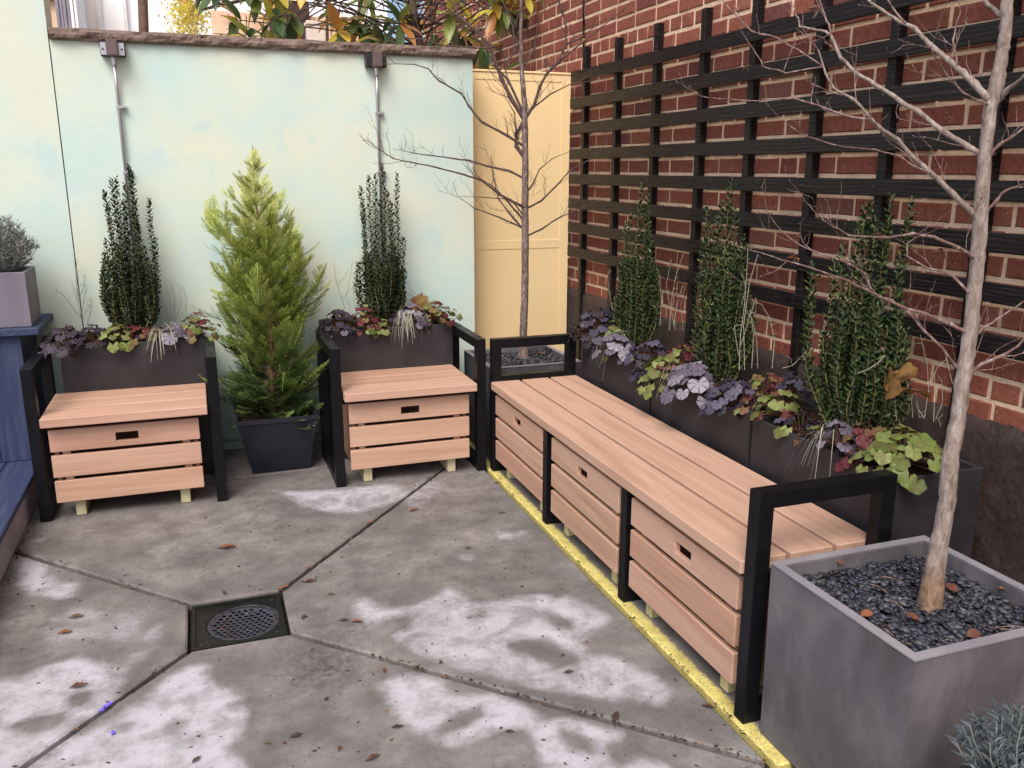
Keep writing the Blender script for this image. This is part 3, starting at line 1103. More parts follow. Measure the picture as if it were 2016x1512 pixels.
def brick_var(L, k):
    bm = bmesh.new()
    bmesh.ops.create_cube(bm, size=1.0)
    for v in bm.verts:
        v.co = Vector((v.co.x * 0.018, v.co.y * L, v.co.z * BH))
    bmesh.ops.bevel(bm, geom=[e for e in bm.edges if sum(1 for v in e.verts if v.co.x < 0) == 2], offset=0.004, segments=1, affect='EDGES')
    bmesh.ops.subdivide_edges(bm, edges=[e for e in bm.edges if e.calc_length() > L * 0.5], cuts=2)
    for v in bm.verts:
        q = v.co * 30 + Vector((k * 7.1, 0, 0))
        v.co.z += mnoise.noise(q) * 0.0028
        v.co.y += mnoise.noise(q + Vector((9, 9, 9))) * 0.0028
        if v.co.x < 0:
            v.co.x += mnoise.noise(q + Vector((3, 5, 1))) * 0.0015
    me = bpy.data.meshes.new('brick')
    bm.to_mesh(me)
    bm.free()
    me.materials.append(M('brick_red'))
    return me


VS = [brick_var(BL, k) for k in range(6)]
VH = [brick_var(HL, k + 10) for k in range(5)]
bricks = []
ncourse = int((3.6 - ZB0) / CH)
for k in range(ncourse):
    z = ZB0 + BH / 2 + k * CH + 0.004
    header = (k % 6 == 1)
    L = HL if header else BL
    off = (0.5 if k % 2 else 0.0) * (BL + J) + rng.uniform(-.02, .02)
    y = -0.5 - off
    while y < 8.3:
        if header or rng.random() > 0.04:
            l = L
        else:
            l = HL
        y += l / 2
        bricks.append((y, z + rng.uniform(-.0012, .0012), l))
        y += l / 2 + J + rng.uniform(-.0015, .0015)


def inview(X, Y, Z, m=60):
    d = Vector((X, Y, Z)) - CAM
    w_ = d.dot(FWD)
    if w_ < 0.2:
        return None
    px = 1008 + FPX * d.dot(RGT) / w_; py = 756 - FPX * d.dot(UPV) / w_
    if -m < px < 2016 + m and -m < py < 1512 + m:
        return w_
    return None


vis = []
rest = []
for b in bricks:
    w_ = inview(XB, b[0], b[1], 40)
    if w_ is not None and b[0] < 5.5:
        vis.append((w_ / b[2], b))
    elif w_ is not None or b[1] < 2.6:
        rest.append(b)
vis.sort(key=lambda q: q[0])
off = worldoff(bw)
for i, (_, b) in enumerate(vis):
    if i < 300:
        me = rng.choice(VS if b[2] > 0.15 else VH)
        o = link('brick', me, bw, (XB - off.x + rng.uniform(-.002, .0015), b[0] - off.y, b[1] - off.z), (rng.uniform(-.006, .006), 0, rng.choice((0, math.pi)) if False else 0))
        o.scale = (1, 1, rng.choice((1, -1)))
    else:
        rest.append(b)
rb = MB()
proto = {}
for me in VS + VH:
    proto[me] = ([tuple(v.co) for v in me.vertices], [tuple(p.vertices) for p in me.polygons])
for b in rest:
    me = rng.choice(VS if b[2] > 0.15 else VH)
    vv, ff = proto[me]
    dx = rng.uniform(-.002, .0015)
    rb.add([(v[0] + XB + dx, v[1] + b[0], v[2] + b[1]) for v in vv], ff)
o = pmesh('bricks', bw, rb, 'brick_red')
o['kind'] = 'stuff'
# parged base: rough sheet
st = MB()
ny_, nz_ = 260, 30
vs = []
for i in range(ny_ + 1):
    Y = 0.6 + (5.2 - 0.6) * i / ny_
    for j in range(nz_ + 1):
        Z = -0.03 + (0.733 + 0.03) * j / nz_
        q = Vector((0, Y * 9, Z * 9))
        a = mnoise.noise(q) * 0.007 + mnoise.noise(q * 2.7) * 0.004 + abs(mnoise.noise(q * 6)) * 0.003
        x = XB - 0.030 + a
        if j == nz_:
            x = XB - 0.012 + a * .5
            Z += mnoise.noise(Vector((Y * 20, 0, 0))) * 0.008
        vs.append((x, Y, Z))
st.add(vs, [((i + 1) * (nz_ + 1) + j, i * (nz_ + 1) + j, i * (nz_ + 1) + j + 1, (i + 1) * (nz_ + 1) + j + 1) for i in range(ny_) for j in range(nz_)])
b0 = len(st.v)
tv = []
for i in range(ny_ + 1):
    Y = 0.6 + (5.2 - 0.6) * i / ny_
    x, _, z = st.v[i * (nz_ + 1) + nz_]
    tv += [(x, Y, z), (XB + 0.02, Y, z + 0.004)]
st.add(tv, [(2 * i, 2 * i + 1, 2 * i + 3, 2 * i + 2) for i in range(ny_)])
pmesh('parged_base', bw, st, 'brown_parged_stone', True)

# cable conduit running up the far brick
cc = thing('wall_cable', 'thin black cable with a yellow tag running up the brick above the trellis corner', 'cable', (2.11, 4.63, 2.1))
mb = MB()
a = at(1149, 92, 0, 2.118); b = at(1150, -60, 0, 2.118)
mb.tube([a, (a + b) / 2 + Vector((0, .004, 0)), b], 0.006, 8)
pmesh('cable', cc, mb, 'black_steel', True)
mb = MB()
a = at(1149, 86, 0, 2.117); b = at(1149, 76, 0, 2.117)
mb.tube([a, b], 0.0085, 8)
pmesh('tag_band', cc, mb, 'heuchera_lime', True)

# ------------------------------------------------------------------ trellis
tr_ = thing('wooden_trellis', 'dark stained wooden trellis of crossing battens fixed to the brick wall', 'trellis', (2.09, 3.0, 0.0))
ZT = [1.948 - 0.1405 * k for k in range(8)]
posts_y = [4.66, 4.26, 3.845, 3.43, 3.06, 2.665, 2.305, 1.90, 1.50]
tops = [2.10, 2.095, 2.105, 2.105, 2.11, 2.10, 2.10, 2.10, 2.10]
for y, zt in zip(posts_y, tops):
    o = pbox('post', tr_, 'stained_trellis', 2.0925, 2.127, y - 0.019, y + 0.019, 0.02, zt, 0.002)
mbs = MB()
for z in ZT:
    ya = 1.0
    joint = rng.choice((2.665, 3.06)) if rng.random() < .6 else None
    segs = [(ya, 4.80)] if joint is None else [(ya, joint - .0008), (joint + .0008, 4.80)]
    dz = rng.uniform(-.002, .002)
    for s0, s1 in segs:
        o = pbox('batten', tr_, 'stained_trellis', 2.072, 2.0905, s0, s1 + rng.uniform(-.01, .01) * (s1 > 4.7), z - 0.0275 + dz, z + 0.0275 + dz, 0.002)
    for y in posts_y:
        mbs.tube([(2.0725, y + rng.uniform(-.006, .006), z + .002), (2.0705, y, z + .002)], 0.0038, 6)
pmesh('screws', tr_, mbs, 'box_dark')['kind'] = 'stuff'

# ------------------------------------------------------------------ wall boxes with conduits
def wall_box(label, cx, rz, bx_tilt, conduit_bottom):
    t_ = thing('outdoor_junction_box', label, 'junction box', (cx, YW, 1.97), 'junction boxes under the coping')
    pbox('back_box', t_, 'box_dark', cx - .052, cx + .052, YW - 0.05, YW - 0.002, 1.935, 2.0, 0.003)
    for s_ in (-1, 1):
        pbox('side_plate', t_, 'galvanised_steel' if cx < 0 else 'box_dark', cx + s_ * .037 - .013, cx + s_ * .037 + .013, YW - 0.0535, YW - 0.0505, 1.940, 1.994, 0.001)
    pbox('cover', t_, 'box_bronze', cx - .024, cx + .024, YW - 0.095, YW - 0.054, 1.935, 2.005, 0.003)
    sc_ = MB()
    for s_ in (-1, 1):
        sc_.tube([(cx + s_ * .04, YW - .0535, 1.966), (cx + s_ * .04, YW - .058, 1.966)], 0.0045, 8)
    pmesh('screw', t_, sc_, 'box_dark')
    m_ = MB()
    xb = cx + (0.004 if cx > 0 else 0.0)
    m_.tube([(xb, YW - .03, 1.934), (xb, YW - .03, 1.918)], 0.013, 10)
    m_.tube([(xb, YW - .03, 1.918), (xb, YW - .03, 1.90)], 0.010, 10)
    pmesh('connector', t_, m_, 'galvanised_steel')
    m_ = MB()
    m_.tube([(xb, YW - .03, 1.90), (xb + bx_tilt * .3, YW - .018, 1.80), (xb + bx_tilt, YW - .016, conduit_bottom)], 0.0082, 10)
    pmesh('conduit', t_, m_, 'galvanised_steel', True)
    for z in (1.717, 1.42):
        x_ = xb + bx_tilt * .5
        m_ = MB()
        m_.box(x_ - .012, x_ + .03, YW - .0275, YW - .0015, z - .006, z + .006)
        m_.tube([(x_ + .022, YW - .0275, z), (x_ + .022, YW - .031, z)], 0.004, 6)
        pmesh('clamp', t_, m_, 'galvanised_steel')
    return t_


wall_box('bronze junction box with shiny side plates above the left armchair', -0.306, 0, 0.0, 0.55)
wall_box('darker junction box near the right end of the coping', 0.905, 0, 0.004, 0.55)
cb = MB()
cb.tube([(-0.62, YW - .02, 0.058), (1.42, YW - .02, 0.046)], 0.009, 8)
o = link('floor_conduit', cb.mesh('floor_conduit', 'galvanised_steel', True))
tag(o, 'thin steel conduit running low along the foot of the stucco wall', 'conduit')

# ------------------------------------------------------------------ armchairs
ZS, ZSB, HA = 0.455, 0.4175, 0.658
PW = 0.045


def drawer(parent, axis, p0, p1, front, depth, z0, z1, wood, handle_c, gapscale=1.0):
    """axis 0: drawer runs along X, front at y=front (faces -Y). axis 1: runs along Y, front at x=front (faces -X)"""
    d = link('drawer', None, parent)
    pw_ = worldoff(parent)
    c = Vector(((p0 + p1) / 2, front, 0)) if axis == 0 else Vector((front, (p0 + p1) / 2, 0))
    d.location = c - pw_
    T = 0.019
    hgt = 0.0945
    gap = (z1 - z0 - 3 * hgt) / 2
    L = p1 - p0
    for k in range(3):
        za_ = z1 - k * (hgt + gap) - hgt
        zc = za_ + hgt / 2
        if k == 0:
            me = slot_mesh(axis, L, hgt, T, handle_c if axis == 0 else -handle_c, -0.004, 0.088, 0.036, wood)
            o = link('slat', me, d, (0, T / 2, zc) if axis == 0 else (T / 2, 0, zc))
        else:
            sz = (L, T, hgt) if axis == 0 else (T, L, hgt)
            o = link('slat', box_mesh(sz, 0.0025 if axis == 1 else 0.0018, wood, 1), d, (0, T / 2, zc) if axis == 0 else (T / 2, 0, zc))
    # carcass
    mbx = MB()
    a0, a1 = -L / 2 + 0.012, L / 2 - 0.012
    t0, t1 = T + 0.001, depth
    for (b0_, b1_) in ((a0, a0 + .016), (a1 - .016, a1)):
        if axis == 0:
            mbx.box(b0_, b1_, t0, t1, z0 + .01, z1 - .012)
        else:
            mbx.box(t0, t1, b0_, b1_, z0 + .01, z1 - .012)
    if axis == 0:
        mbx.box(a0 + .0165, a1 - .0165, t0 + .001, t1, z0 + .012, z0 + .028)
        mbx.box(a0 + .0165, a1 - .0165, t1 - .015, t1 - .001, z0 + .03, z1 - .014)
    else:
        mbx.box(t0 + .001, t1, a0 + .0165, a1 - .0165, z0 + .012, z0 + .028)
        mbx.box(t1 - .015, t1 - .001, a0 + .0165, a1 - .0165, z0 + .03, z1 - .014)
    off_ = Vector((0, 0, 0))
    link('drawer_box', mbx.mesh('drawer_box', 'cedar_shaded'), d)
    # cleats that show through the gaps near both ends
    for s_ in (a0 + 0.045, a1 - 0.045):
        cl = MB()
        if axis == 0:
            cl.box(s_ - .015, s_ + .015, T + .0005, T + .016, z0 + .02, z1 - .02)
        else:
            cl.box(T + .0005, T + .016, s_ - .015, s_ + .015, z0 + .02, z1 - .02)
        link('cleat', cl.mesh('cleat', wood), d)
    # treated lumber runners under the drawer
    for s_ in (a0 + 0.05, a1 - 0.09):
        if axis == 0:
            link('runner', box_mesh((0.040, depth - .06, z0 + .006), 0.002, 'treated_lumber'), d, (s_ + .02, 0.035 + (depth - .06) / 2, (z0 + .006) / 2 + .0015))
        else:
            link('runner', box_mesh((depth - .06, 0.040, z0 + .006), 0.002, 'treated_lumber'), d, (0.035 + (depth - .06) / 2, s_ + .02, (z0 + .006) / 2 + .0015))
    return d


def armchair(label, xl, xr, yf, sx0, sx1, dx0, dx1, hc, rear):
    t_ = thing('armchair', label, 'armchair', ((xl + xr) / 2, yf, 0), 'black framed cedar armchairs against the back wall')
    off_ = worldoff(t_)
    for x in (xl, xr - PW):
        me = ring_mesh(0, 0, rear - yf, 0.002, HA, PW, PW, 0, 'black_steel')
        link('arm_frame', me, t_, (x - off_.x, 0, 0))
    for y in (yf + 0.03, rear - 0.08):
        pbox('seat_rail', t_, 'black_steel', xl + PW, xr - PW, y, y + 0.03, ZSB - 0.0285, ZSB - 0.001, 0.002)
    ys_ = [yf - 0.045, yf + 0.112, yf + 0.118, yf + 0.250, yf + 0.256, yf + 0.400]
    for k in range(3):
        pbox('seat_plank', t_, 'cedar_along_x', sx0, sx1, ys_[2 * k], ys_[2 * k + 1], ZSB, ZS, 0.0025)
    drawer(t_, 0, dx0, dx1, yf + 0.002, 0.34, 0.077, 0.394, 'cedar_along_x', hc)
    return t_


armchair('cedar and black steel armchair beside the blue deck box on the left', -0.722, 0.026, 3.822, -0.668, -0.028, -0.650, -0.067, -0.355 + 0.3585, 4.315)
armchair('cedar and black steel armchair between the golden cypress and the long bench', 0.507, 1.239, 3.822, 0.558, 1.181, 0.580, 1.154, 0.8665 - 0.867, 4.315)

# ------------------------------------------------------------------ long bench
bx0, bx1, by0, by1 = 1.262, 1.694, 1.686, 3.836
bench = thing('storage_bench', 'long cedar bench with three front drawers and black square arm frames along the brick wall', 'bench', ((bx0 + bx1) / 2, (by0 + by1) / 2, 0))
off_ = worldoff(bench)
for y in (by0, by1 - PW):
    me = ring_mesh(1, bx0, bx1, 0.002, HA, PW, PW, 0, 'black_steel')
    link('arm_frame', me, bench, (-off_.x, y - off_.y, 0))
pbox('seat_rail', bench, 'black_steel', bx0 + PW, bx1 - PW, by1 - PW + .006, by1 - .006, 0.425, 0.478, 0.002)
pbox('seat_rail', bench, 'black_steel', bx0 + PW, bx1 - PW, by0 + .006, by0 + PW - .006, 0.385, 0.430, 0.002)
for y in (3.10, 2.392):
    me = ring_mesh(1, bx0 + .002, bx1, 0.002, ZSB - .001, PW, PW, 0, 'black_steel')
    link('divider_frame', me, bench, (-off_.x, y - off_.y, 0))
for x in (bx0 + 0.06, bx1 - 0.10):
    for ya, yb in ((by0 + PW, 2.392), (2.392 + PW, 3.10), (3.10 + PW, by1 - PW)):
        pbox('seat_rail', bench, 'black_steel', x, x + .03, ya + .001, yb - .001, ZSB - 0.0215, ZSB - 0.0015, 0.002)
for a, b in ((1.253, 1.3955), (1.4095, 1.5455), (1.5595, 1.694)):
    pbox('seat_plank', bench, 'cedar_along_y', a, b, by0 + PW + .002, by1 - PW - .002, ZSB, ZS, 0.0028)
for ya, yb, hc in ((1.760, 2.368, -0.025), (2.462, 3.062, 0.0), (3.165, 3.768, 0.0)):
    # shift runners and slats along Y
    drawer(bench, 1, ya, yb, 1.268, 0.36, 0.075, 0.394, 'cedar_along_y', hc)
# door-stop screws on dividers
# ------------------------------------------------------------------ planters
def shell(x0, x1, y0, y1, z0, z1, th, taper=0.0, inner_drop=0.06, rimcol=None):
    mb = MB()

    def rect(z, ins, tp):
        return [(x0 + ins + tp, y0 + ins + tp, z), (x1 - ins - tp, y0 + ins + tp, z), (x1 - ins - tp, y1 - ins - tp, z), (x0 + ins + tp, y1 - ins - tp, z)]
    b = 0.003
    L = [rect(z0, b, taper), rect(z0 + b, 0, taper), rect(z1 - b, 0, 0), rect(z1, b, 0), rect(z1, th - b, 0), rect(z1 - b, th, 0), rect(z1 - inner_drop, th, 0)]
    vs = [p for l in L for p in l]
    fs = [(3, 2, 1, 0)]
    for k in range(len(L) - 1):
        for i in range(4):
            j = (i + 1) % 4
            fs.append((k * 4 + i, k * 4 + j, (k + 1) * 4 + j, (k + 1) * 4 + i))
    mb.add(vs, fs)
    return mb


def soil_mesh(x0, x1, y0, y1, z, amp=0.006, n=16):
    mb = MB()
    vs = []
    for i in range(n + 1):
        for j in range(n + 1):
            X = x0 + (x1 - x0) * i / n; Y = y0 + (y1 - y0) * j / n
            vs.append((X, Y, z + mnoise.noise(Vector((X * 30, Y * 30, 0))) * amp))
    mb.add(vs, [(i * (n + 1) + j, (i + 1) * (n + 1) + j, (i + 1) * (n + 1) + j + 1, i * (n + 1) + j + 1) for i in range(n) for j in range(n)])
    return mb


def planter(label, x0, x1, y0, y1, z0, z1, th, mat, soil_drop=0.03, taper=0, group=None, rim=None, name='planter', cat='planter'):
    t_ = thing(name, label, cat, ((x0 + x1) / 2, (y0 + y1) / 2, z0), group)
    pmesh('shell', t_, shell(x0, x1, y0, y1, z0, z1, th, taper, soil_drop + .02), mat)
    if rim:
        r_m = MB()
        e = 0.002
        for a in ((x0 - e, x1 + e, y0 - e, y0 + th), (x0 - e, x1 + e, y1 - th, y1 + e), (x0 - e, x0 + th, y0 + th, y1 - th), (x1 - th, x1 + e, y0 + th, y1 - th)):
            r_m.box(a[0], a[1], a[2], a[3], z1 + .0005, z1 + .004)
        pmesh('rim', t_, r_m, rim)
    pmesh('soil', t_, soil_mesh(x0 + th, x1 - th, y0 + th, y1 - th, z1 - soil_drop), 'potting_soil')
    return t_


ZP = 0.668
planter('charcoal planter behind the left armchair', -0.629, -0.022, 4.222, 4.575, 0.001, ZP, 0.012, 'charcoal_composite', 0.02, group='charcoal trough planters')
planter('charcoal planter behind the right armchair', 0.556, 1.188, 4.222, 4.575, 0.001, ZP, 0.012, 'charcoal_composite', 0.02, group='charcoal trough planters')
XP0, XP1, ZPB = 1.722, 2.035, 0.625
for lab, a, b in (('charcoal planter behind the near end of the bench, partly past the arm', 1.722, 2.372), ('charcoal planter behind the middle of the bench', 2.386, 3.078), ('charcoal planter behind the far end of the bench', 3.092, 3.775)):
    planter(lab, XP0, XP1, a, b, 0.001, ZPB, 0.012, 'charcoal_composite', 0.02, group='charcoal trough planters')

BPX0, BPX1, BPY0, BPY1, BPZ = 1.281, 1.768, 1.178, 1.647, 0.488
planter('big square grey planter with a bare maple at the near end of the bench', BPX0, BPX1, BPY0, BPY1, 0.001, BPZ - .004, 0.022, 'grey_composite', 0.045, 0.004, group='square grey tree planters', rim='grey_composite_rim')
FPX0, FPX1, FPY0, FPY1 = 1.300, 1.785, 3.925, 4.395
planter('square grey planter with a bare maple in the corner by the yellow gate', FPX0, FPX1, FPY0, FPY1, 0.001, BPZ - .004, 0.022, 'grey_composite', 0.03, 0.004, group='square grey tree planters', rim='grey_composite_rim')


def pebbles(label, x0, x1, y0, y1, z, n, smin, smax):
    ic = bmesh.new()
    bmesh.ops.create_icosphere(ic, subdivisions=1, radius=1.0)
    iv = [v.co.copy() for v in ic.verts]
    if_ = [tuple(v.index for v in f.verts) for f in ic.faces]
    ic.free()
    mb = MB()
    for i in range(n):
        s_ = rng.uniform(smin, smax)
        sx, sy, sz = s_, s_ * rng.uniform(.5, .8), s_ * rng.uniform(.24, .36)
        m = Euler((rng.gauss(0, .22), rng.gauss(0, .22), rng.uniform(0, 6.3))).to_matrix()
        c = Vector((rng.uniform(x0 + s_, x1 - s_), rng.uniform(y0 + s_, y1 - s_), z + rng.uniform(-.004, .010)))
        c.z += mnoise.noise(Vector((c.x * 12, c.y * 12, 0))) * 0.008
        mb.add([m @ Vector((v.x * sx, v.y * sy, v.z * sz)) + c for v in iv], if_)
    o = link('pebbles', mb.mesh('pebbles', 'pebble', True))
    tag(o, label, 'pebbles', kind='stuff')
    return o


pebbles('dark river pebbles filling the big near planter', BPX0 + .022, BPX1 - .022, BPY0 + .022, BPY1 - .022, BPZ - .043, 2600, .0075, .0145)
pebbles('dark river pebbles filling the far corner planter', FPX0 + .022, FPX1 - .022, FPY0 + .022, FPY1 - .022, BPZ - .028, 1800, .0075, .014)

# cypress pot
t_ = thing('tapered_pot', 'tapered navy black square pot holding the golden cypress', 'pot', (0.285, 4.29, 0))
pm = MB()
bxa, bxb, bya, byb = 0.152, 0.424, 4.142, 4.41
txa, txb, tya, tyb, tz = 0.092, 0.470, 4.085, 4.455, 0.285
Lr = []
for (xa, xb_, ya, yb, z) in ((bxa, bxb, bya, byb, 0.001), (txa + .006, txb - .006, tya + .006, tyb - .006, tz - .022), (txa, txb, tya, tyb, tz - .020), (txa, txb, tya, tyb, tz), (txa + .012, txb - .012, tya + .012, tyb - .012, tz), (txa + .02, txb - .02, tya + .02, tyb - .02, tz - .05)):
    Lr.append([(xa, ya, z), (xb_, ya, z), (xb_, yb, z), (xa, yb, z)])
vs = [p for l in Lr for p in l]
fs = [(3, 2, 1, 0)] + [(k * 4 + i, k * 4 + (i + 1) % 4, (k + 1) * 4 + (i + 1) % 4, (k + 1) * 4 + i) for k in range(5) for i in range(4)]
pm.add(vs, fs)
pmesh('shell', t_, pm, 'navy_pot')
pmesh('soil', t_, soil_mesh(txa + .02, txb - .02, tya + .02, tyb - .02, tz - .03), 'potting_soil')

# ------------------------------------------------------------------ blue deck box and platform
db = thing('blue_deck_box', 'blue stained wooden box with an overhanging cap against the wall at the left', 'deck box', (-1.4, 4.38, 0))
for k in range(10):
    xa = -0.772 - k * 0.14
    pbox('board', db, 'blue_stain_upright', xa - 0.138, xa, 4.205, 4.225, 0.163, 0.732, 0.002)
pbox('side_panel', db, 'blue_stain_upright', -0.792, -0.774, 4.2255, 4.585, 0.163, 0.732, 0.002)
pbox('cap', db, 'blue_stain_flat', -2.2, -0.690, 4.172, 4.590, 0.733, 0.766, 0.004)
pf = thing('blue_platform', 'low blue stained plank platform along the left edge of the patio', 'platform', (-1.5, 2.5, 0))
for k in range(7):
    xa = -0.755 - k * 0.142
    pbox('plank', pf, 'blue_stain_flat', xa - 0.139, xa, 0.6, 4.59, 0.135, 0.161, 0.003)
pbox('fascia', pf, 'grey_siding', -0.785, -0.7635, 0.6, 4.585, 0.012, 0.134, 0.002)

lp = planter('pale violet grey square planter of lavender on the blue box', -0.985, -0.722, 4.205, 4.47, 0.767, 1.005, 0.014, 'lavender_composite', 0.03, 0)

# ------------------------------------------------------------------ plants
def stem_line(base, tip, n, bend):
    out = []
    for i in range(n + 1):
        u = i / n
        p = base.lerp(tip, u) + bend * math.sin(math.pi * u)
        out.append(p)
    return out


def holly(label, base, height, radius, tall, seed, mat='holly_leaf', nst=54, group='columnar hollies', leafs=1.0, shape=None):
    r = random.Random(seed)
    t_ = thing('columnar_holly', label, 'holly', base, group)
    off_ = Vector(base)
    st_ = MB()
    lf = MB()
    tips = []
    for i in range(nst):
        a = r.uniform(0, 2 * math.pi)
        rad = radius * math.sqrt(r.uniform(0.05, 1.0))
        h = height * (0.55 + 0.45 * r.random()) * (1 - 0.30 * (rad / radius) ** 2)
        tips.append((rad * math.cos(a), rad * math.sin(a), h))
    tips += tall
    for (dx, dy, h) in tips:
        rad = math.hypot(dx, dy)
        b = Vector((dx * 0.28, dy * 0.28, 0))
        pts = []
        n = 9
        for k in range(n + 1):
            u = k / n
            s_ = 0.28 + 0.78 * min(1, (u * 1.9)) ** 0.8 - 0.06 * u
            pts.append(Vector((dx * s_ + 0.006 * math.sin(u * 7 + dx * 50), dy * s_ + 0.006 * math.cos(u * 6 + dy * 50), h * u)))
        st_.tube(pts, [0.0030 * (1 - .75 * k / n) + .0006 for k in range(n + 1)], 4, False)
        L = h
        d = 0.045
        ang = r.uniform(0, 6.3)
        while d < L:
            u = d / L
            f = u * n
            k = min(int(f), n - 1)
            p = pts[k].lerp(pts[k + 1], f - k)
            ax = (pts[k + 1] - pts[k]).normalized()
            ang += 2.4 + r.uniform(-.3, .3)
            side = Vector((math.cos(ang), math.sin(ang), 0))
            up = 0.55 + 0.5 * r.random() + (0.6 if u > .95 else 0)
            dr_ = (side + ax * up).normalized()
            wv = ax.cross(dr_)
            if wv.length < 1e-4:
                wv = Vector((1, 0, 0))
            wv.normalize()
            nn = dr_.cross(wv)
            ll = r.uniform(.019, .029) * leafs * (1 - .25 * (u > .97))
            ww = ll * 0.30
            c1 = p + dr_ * ll * .55 - nn * ww * .25
            lf.add([p, c1 + wv * ww, p + dr_ * ll, c1 - wv * ww, p + dr_ * ll * .5 + nn * ww * .35], [(0, 1, 4), (1, 2, 4), (2, 3, 4), (3, 0, 4)])
            d += r.uniform(.0042, .0068)
    link('stems', st_.mesh('stems', 'holly_stem'), t_)
    o = link('foliage', lf.mesh('foliage', mat), t_)
    o['kind'] = 'stuff'
    return t_


def tallfrom(base, pxs, w):
    """leader tips, from pixels at the plant's own depth, as offsets from its base"""
    out = []
    for x, y in pxs:
        p = atw(x, y, w) - Vector(base)
        out.append((p.x, p.y, p.z))
    return out


def depth(p):
    return (Vector(p) - CAM).dot(FWD)


def hplace(label, px, py, plane_ax, plane_v, z, height, radius, talls, seed, **kw):
    b = at(px, py, plane_ax, plane_v)
    b.z = z
    w_ = depth((b.x, b.y, 1.0))
    holly(label, tuple(b), height, radius, tallfrom(b, talls, w_), seed, **kw)


hplace('dark green columnar holly in the planter behind the left armchair', 262, 640, 1, 4.40, ZP - .02, 0.52, 0.125,
       [(207, 378), (222, 352), (228, 350), (243, 362), (252, 325), (256, 330), (292, 393), (214, 400), (240, 395), (262, 410), (268, 430), (303, 470), (206, 472)], 3)
hplace('dark green columnar holly in the planter behind the right armchair', 752, 640, 1, 4.40, ZP - .02, 0.50, 0.118,
       [(727, 345), (737, 343), (752, 323), (712, 367), (781, 343), (764, 378), (745, 395), (715, 400), (793, 470), (772, 400)], 5)
hplace('slender columnar holly in the far bench planter, furthest along the trellis', 1252, 660, 0, 1.88, ZPB - .02, 0.54, 0.105,
       [(1262, 362), (1278, 380), (1242, 420), (1255, 400), (1232, 440), (1270, 420), (1285, 455)], 8, mat='holly_leaf_bright')
hplace('columnar holly with one tall leader in the middle bench planter', 1418, 735, 0, 1.88, ZPB - .02, 0.58, 0.110,
       [(1437, 355), (1418, 398), (1394, 405), (1447, 412), (1410, 425), (1430, 400), (1466, 465), (1378, 500), (1398, 440)], 11, mat='holly_leaf_bright')
hplace('widest columnar holly, nearest the big planter, behind the brown dried leaf', 1688, 850, 0, 1.88, ZPB - .02, 0.58, 0.135,
       [(1700, 400), (1708, 405), (1754, 385), (1793, 392), (1690, 430), (1720, 430), (1640, 510), (1605, 530), (1752, 430), (1787, 430), (1660, 480), (1600, 600), (1775, 500), (1742, 470), (1600, 520)], 14, mat='holly_leaf_bright', nst=50)


# ---- heuchera
def heuchera_leaf(seed, lobes=7, ruffle=0.12, cup=0.12):
    r = random.Random(seed)
    n = 28
    vs = [(0, 0, 0)]
    for ring, rr in ((1, 0.55), (2, 1.0)):
        for i in range(n):
            a = -math.pi + 2 * math.pi * (i + .5) / n     # angle from +Y
            q = abs(a) / math.pi
            env = (1.0 if q < 0.8 else 1.0 - (q - .8) * 3.2)
            lob = 1 - (0.08 if ruffle < .15 else 0.13) * (0.5 - 0.5 * math.cos(a * lobes)) - 0.04 * (1 - math.cos(a * lobes * 3)) * .5
            rad = rr * env * (lob if ring == 2 else 1.0) * 0.5
            z = cup * (rr ** 2) * 0.5 + (ruffle * math.sin(a * lobes + r.uniform(-.5, .5)) * 0.28 if ring == 2 else 0) + r.uniform(-.01, .01)
            vs.append((math.sin(a) * rad, math.cos(a) * rad + 0.02, z))
    fs = []
    for i in range(n - 1):
        fs.append((0, 1 + i, 2 + i))
        fs.append((1 + i, 1 + n + i, 2 + n + i, 2 + i))
    mb = MB()
    mb.add(vs, fs)
    return mb


HL_ = {}
for kind, mat, lob, ruf, cup in (('purple', 'heuchera_purple', 7, .30, -.05), ('slate', 'heuchera_slate', 7, .26, -.08), ('silver', 'heuchera_silver', 7, .14, -.14), ('lime', 'heuchera_lime', 5, .20, -.12), ('burgundy', 'heuchera_burgundy', 5, .24, -.05)):
    HL_[kind] = [heuchera_leaf(100 + k, lob, ruf, cup).mesh('leaf', mat, True) for k in range(4)]


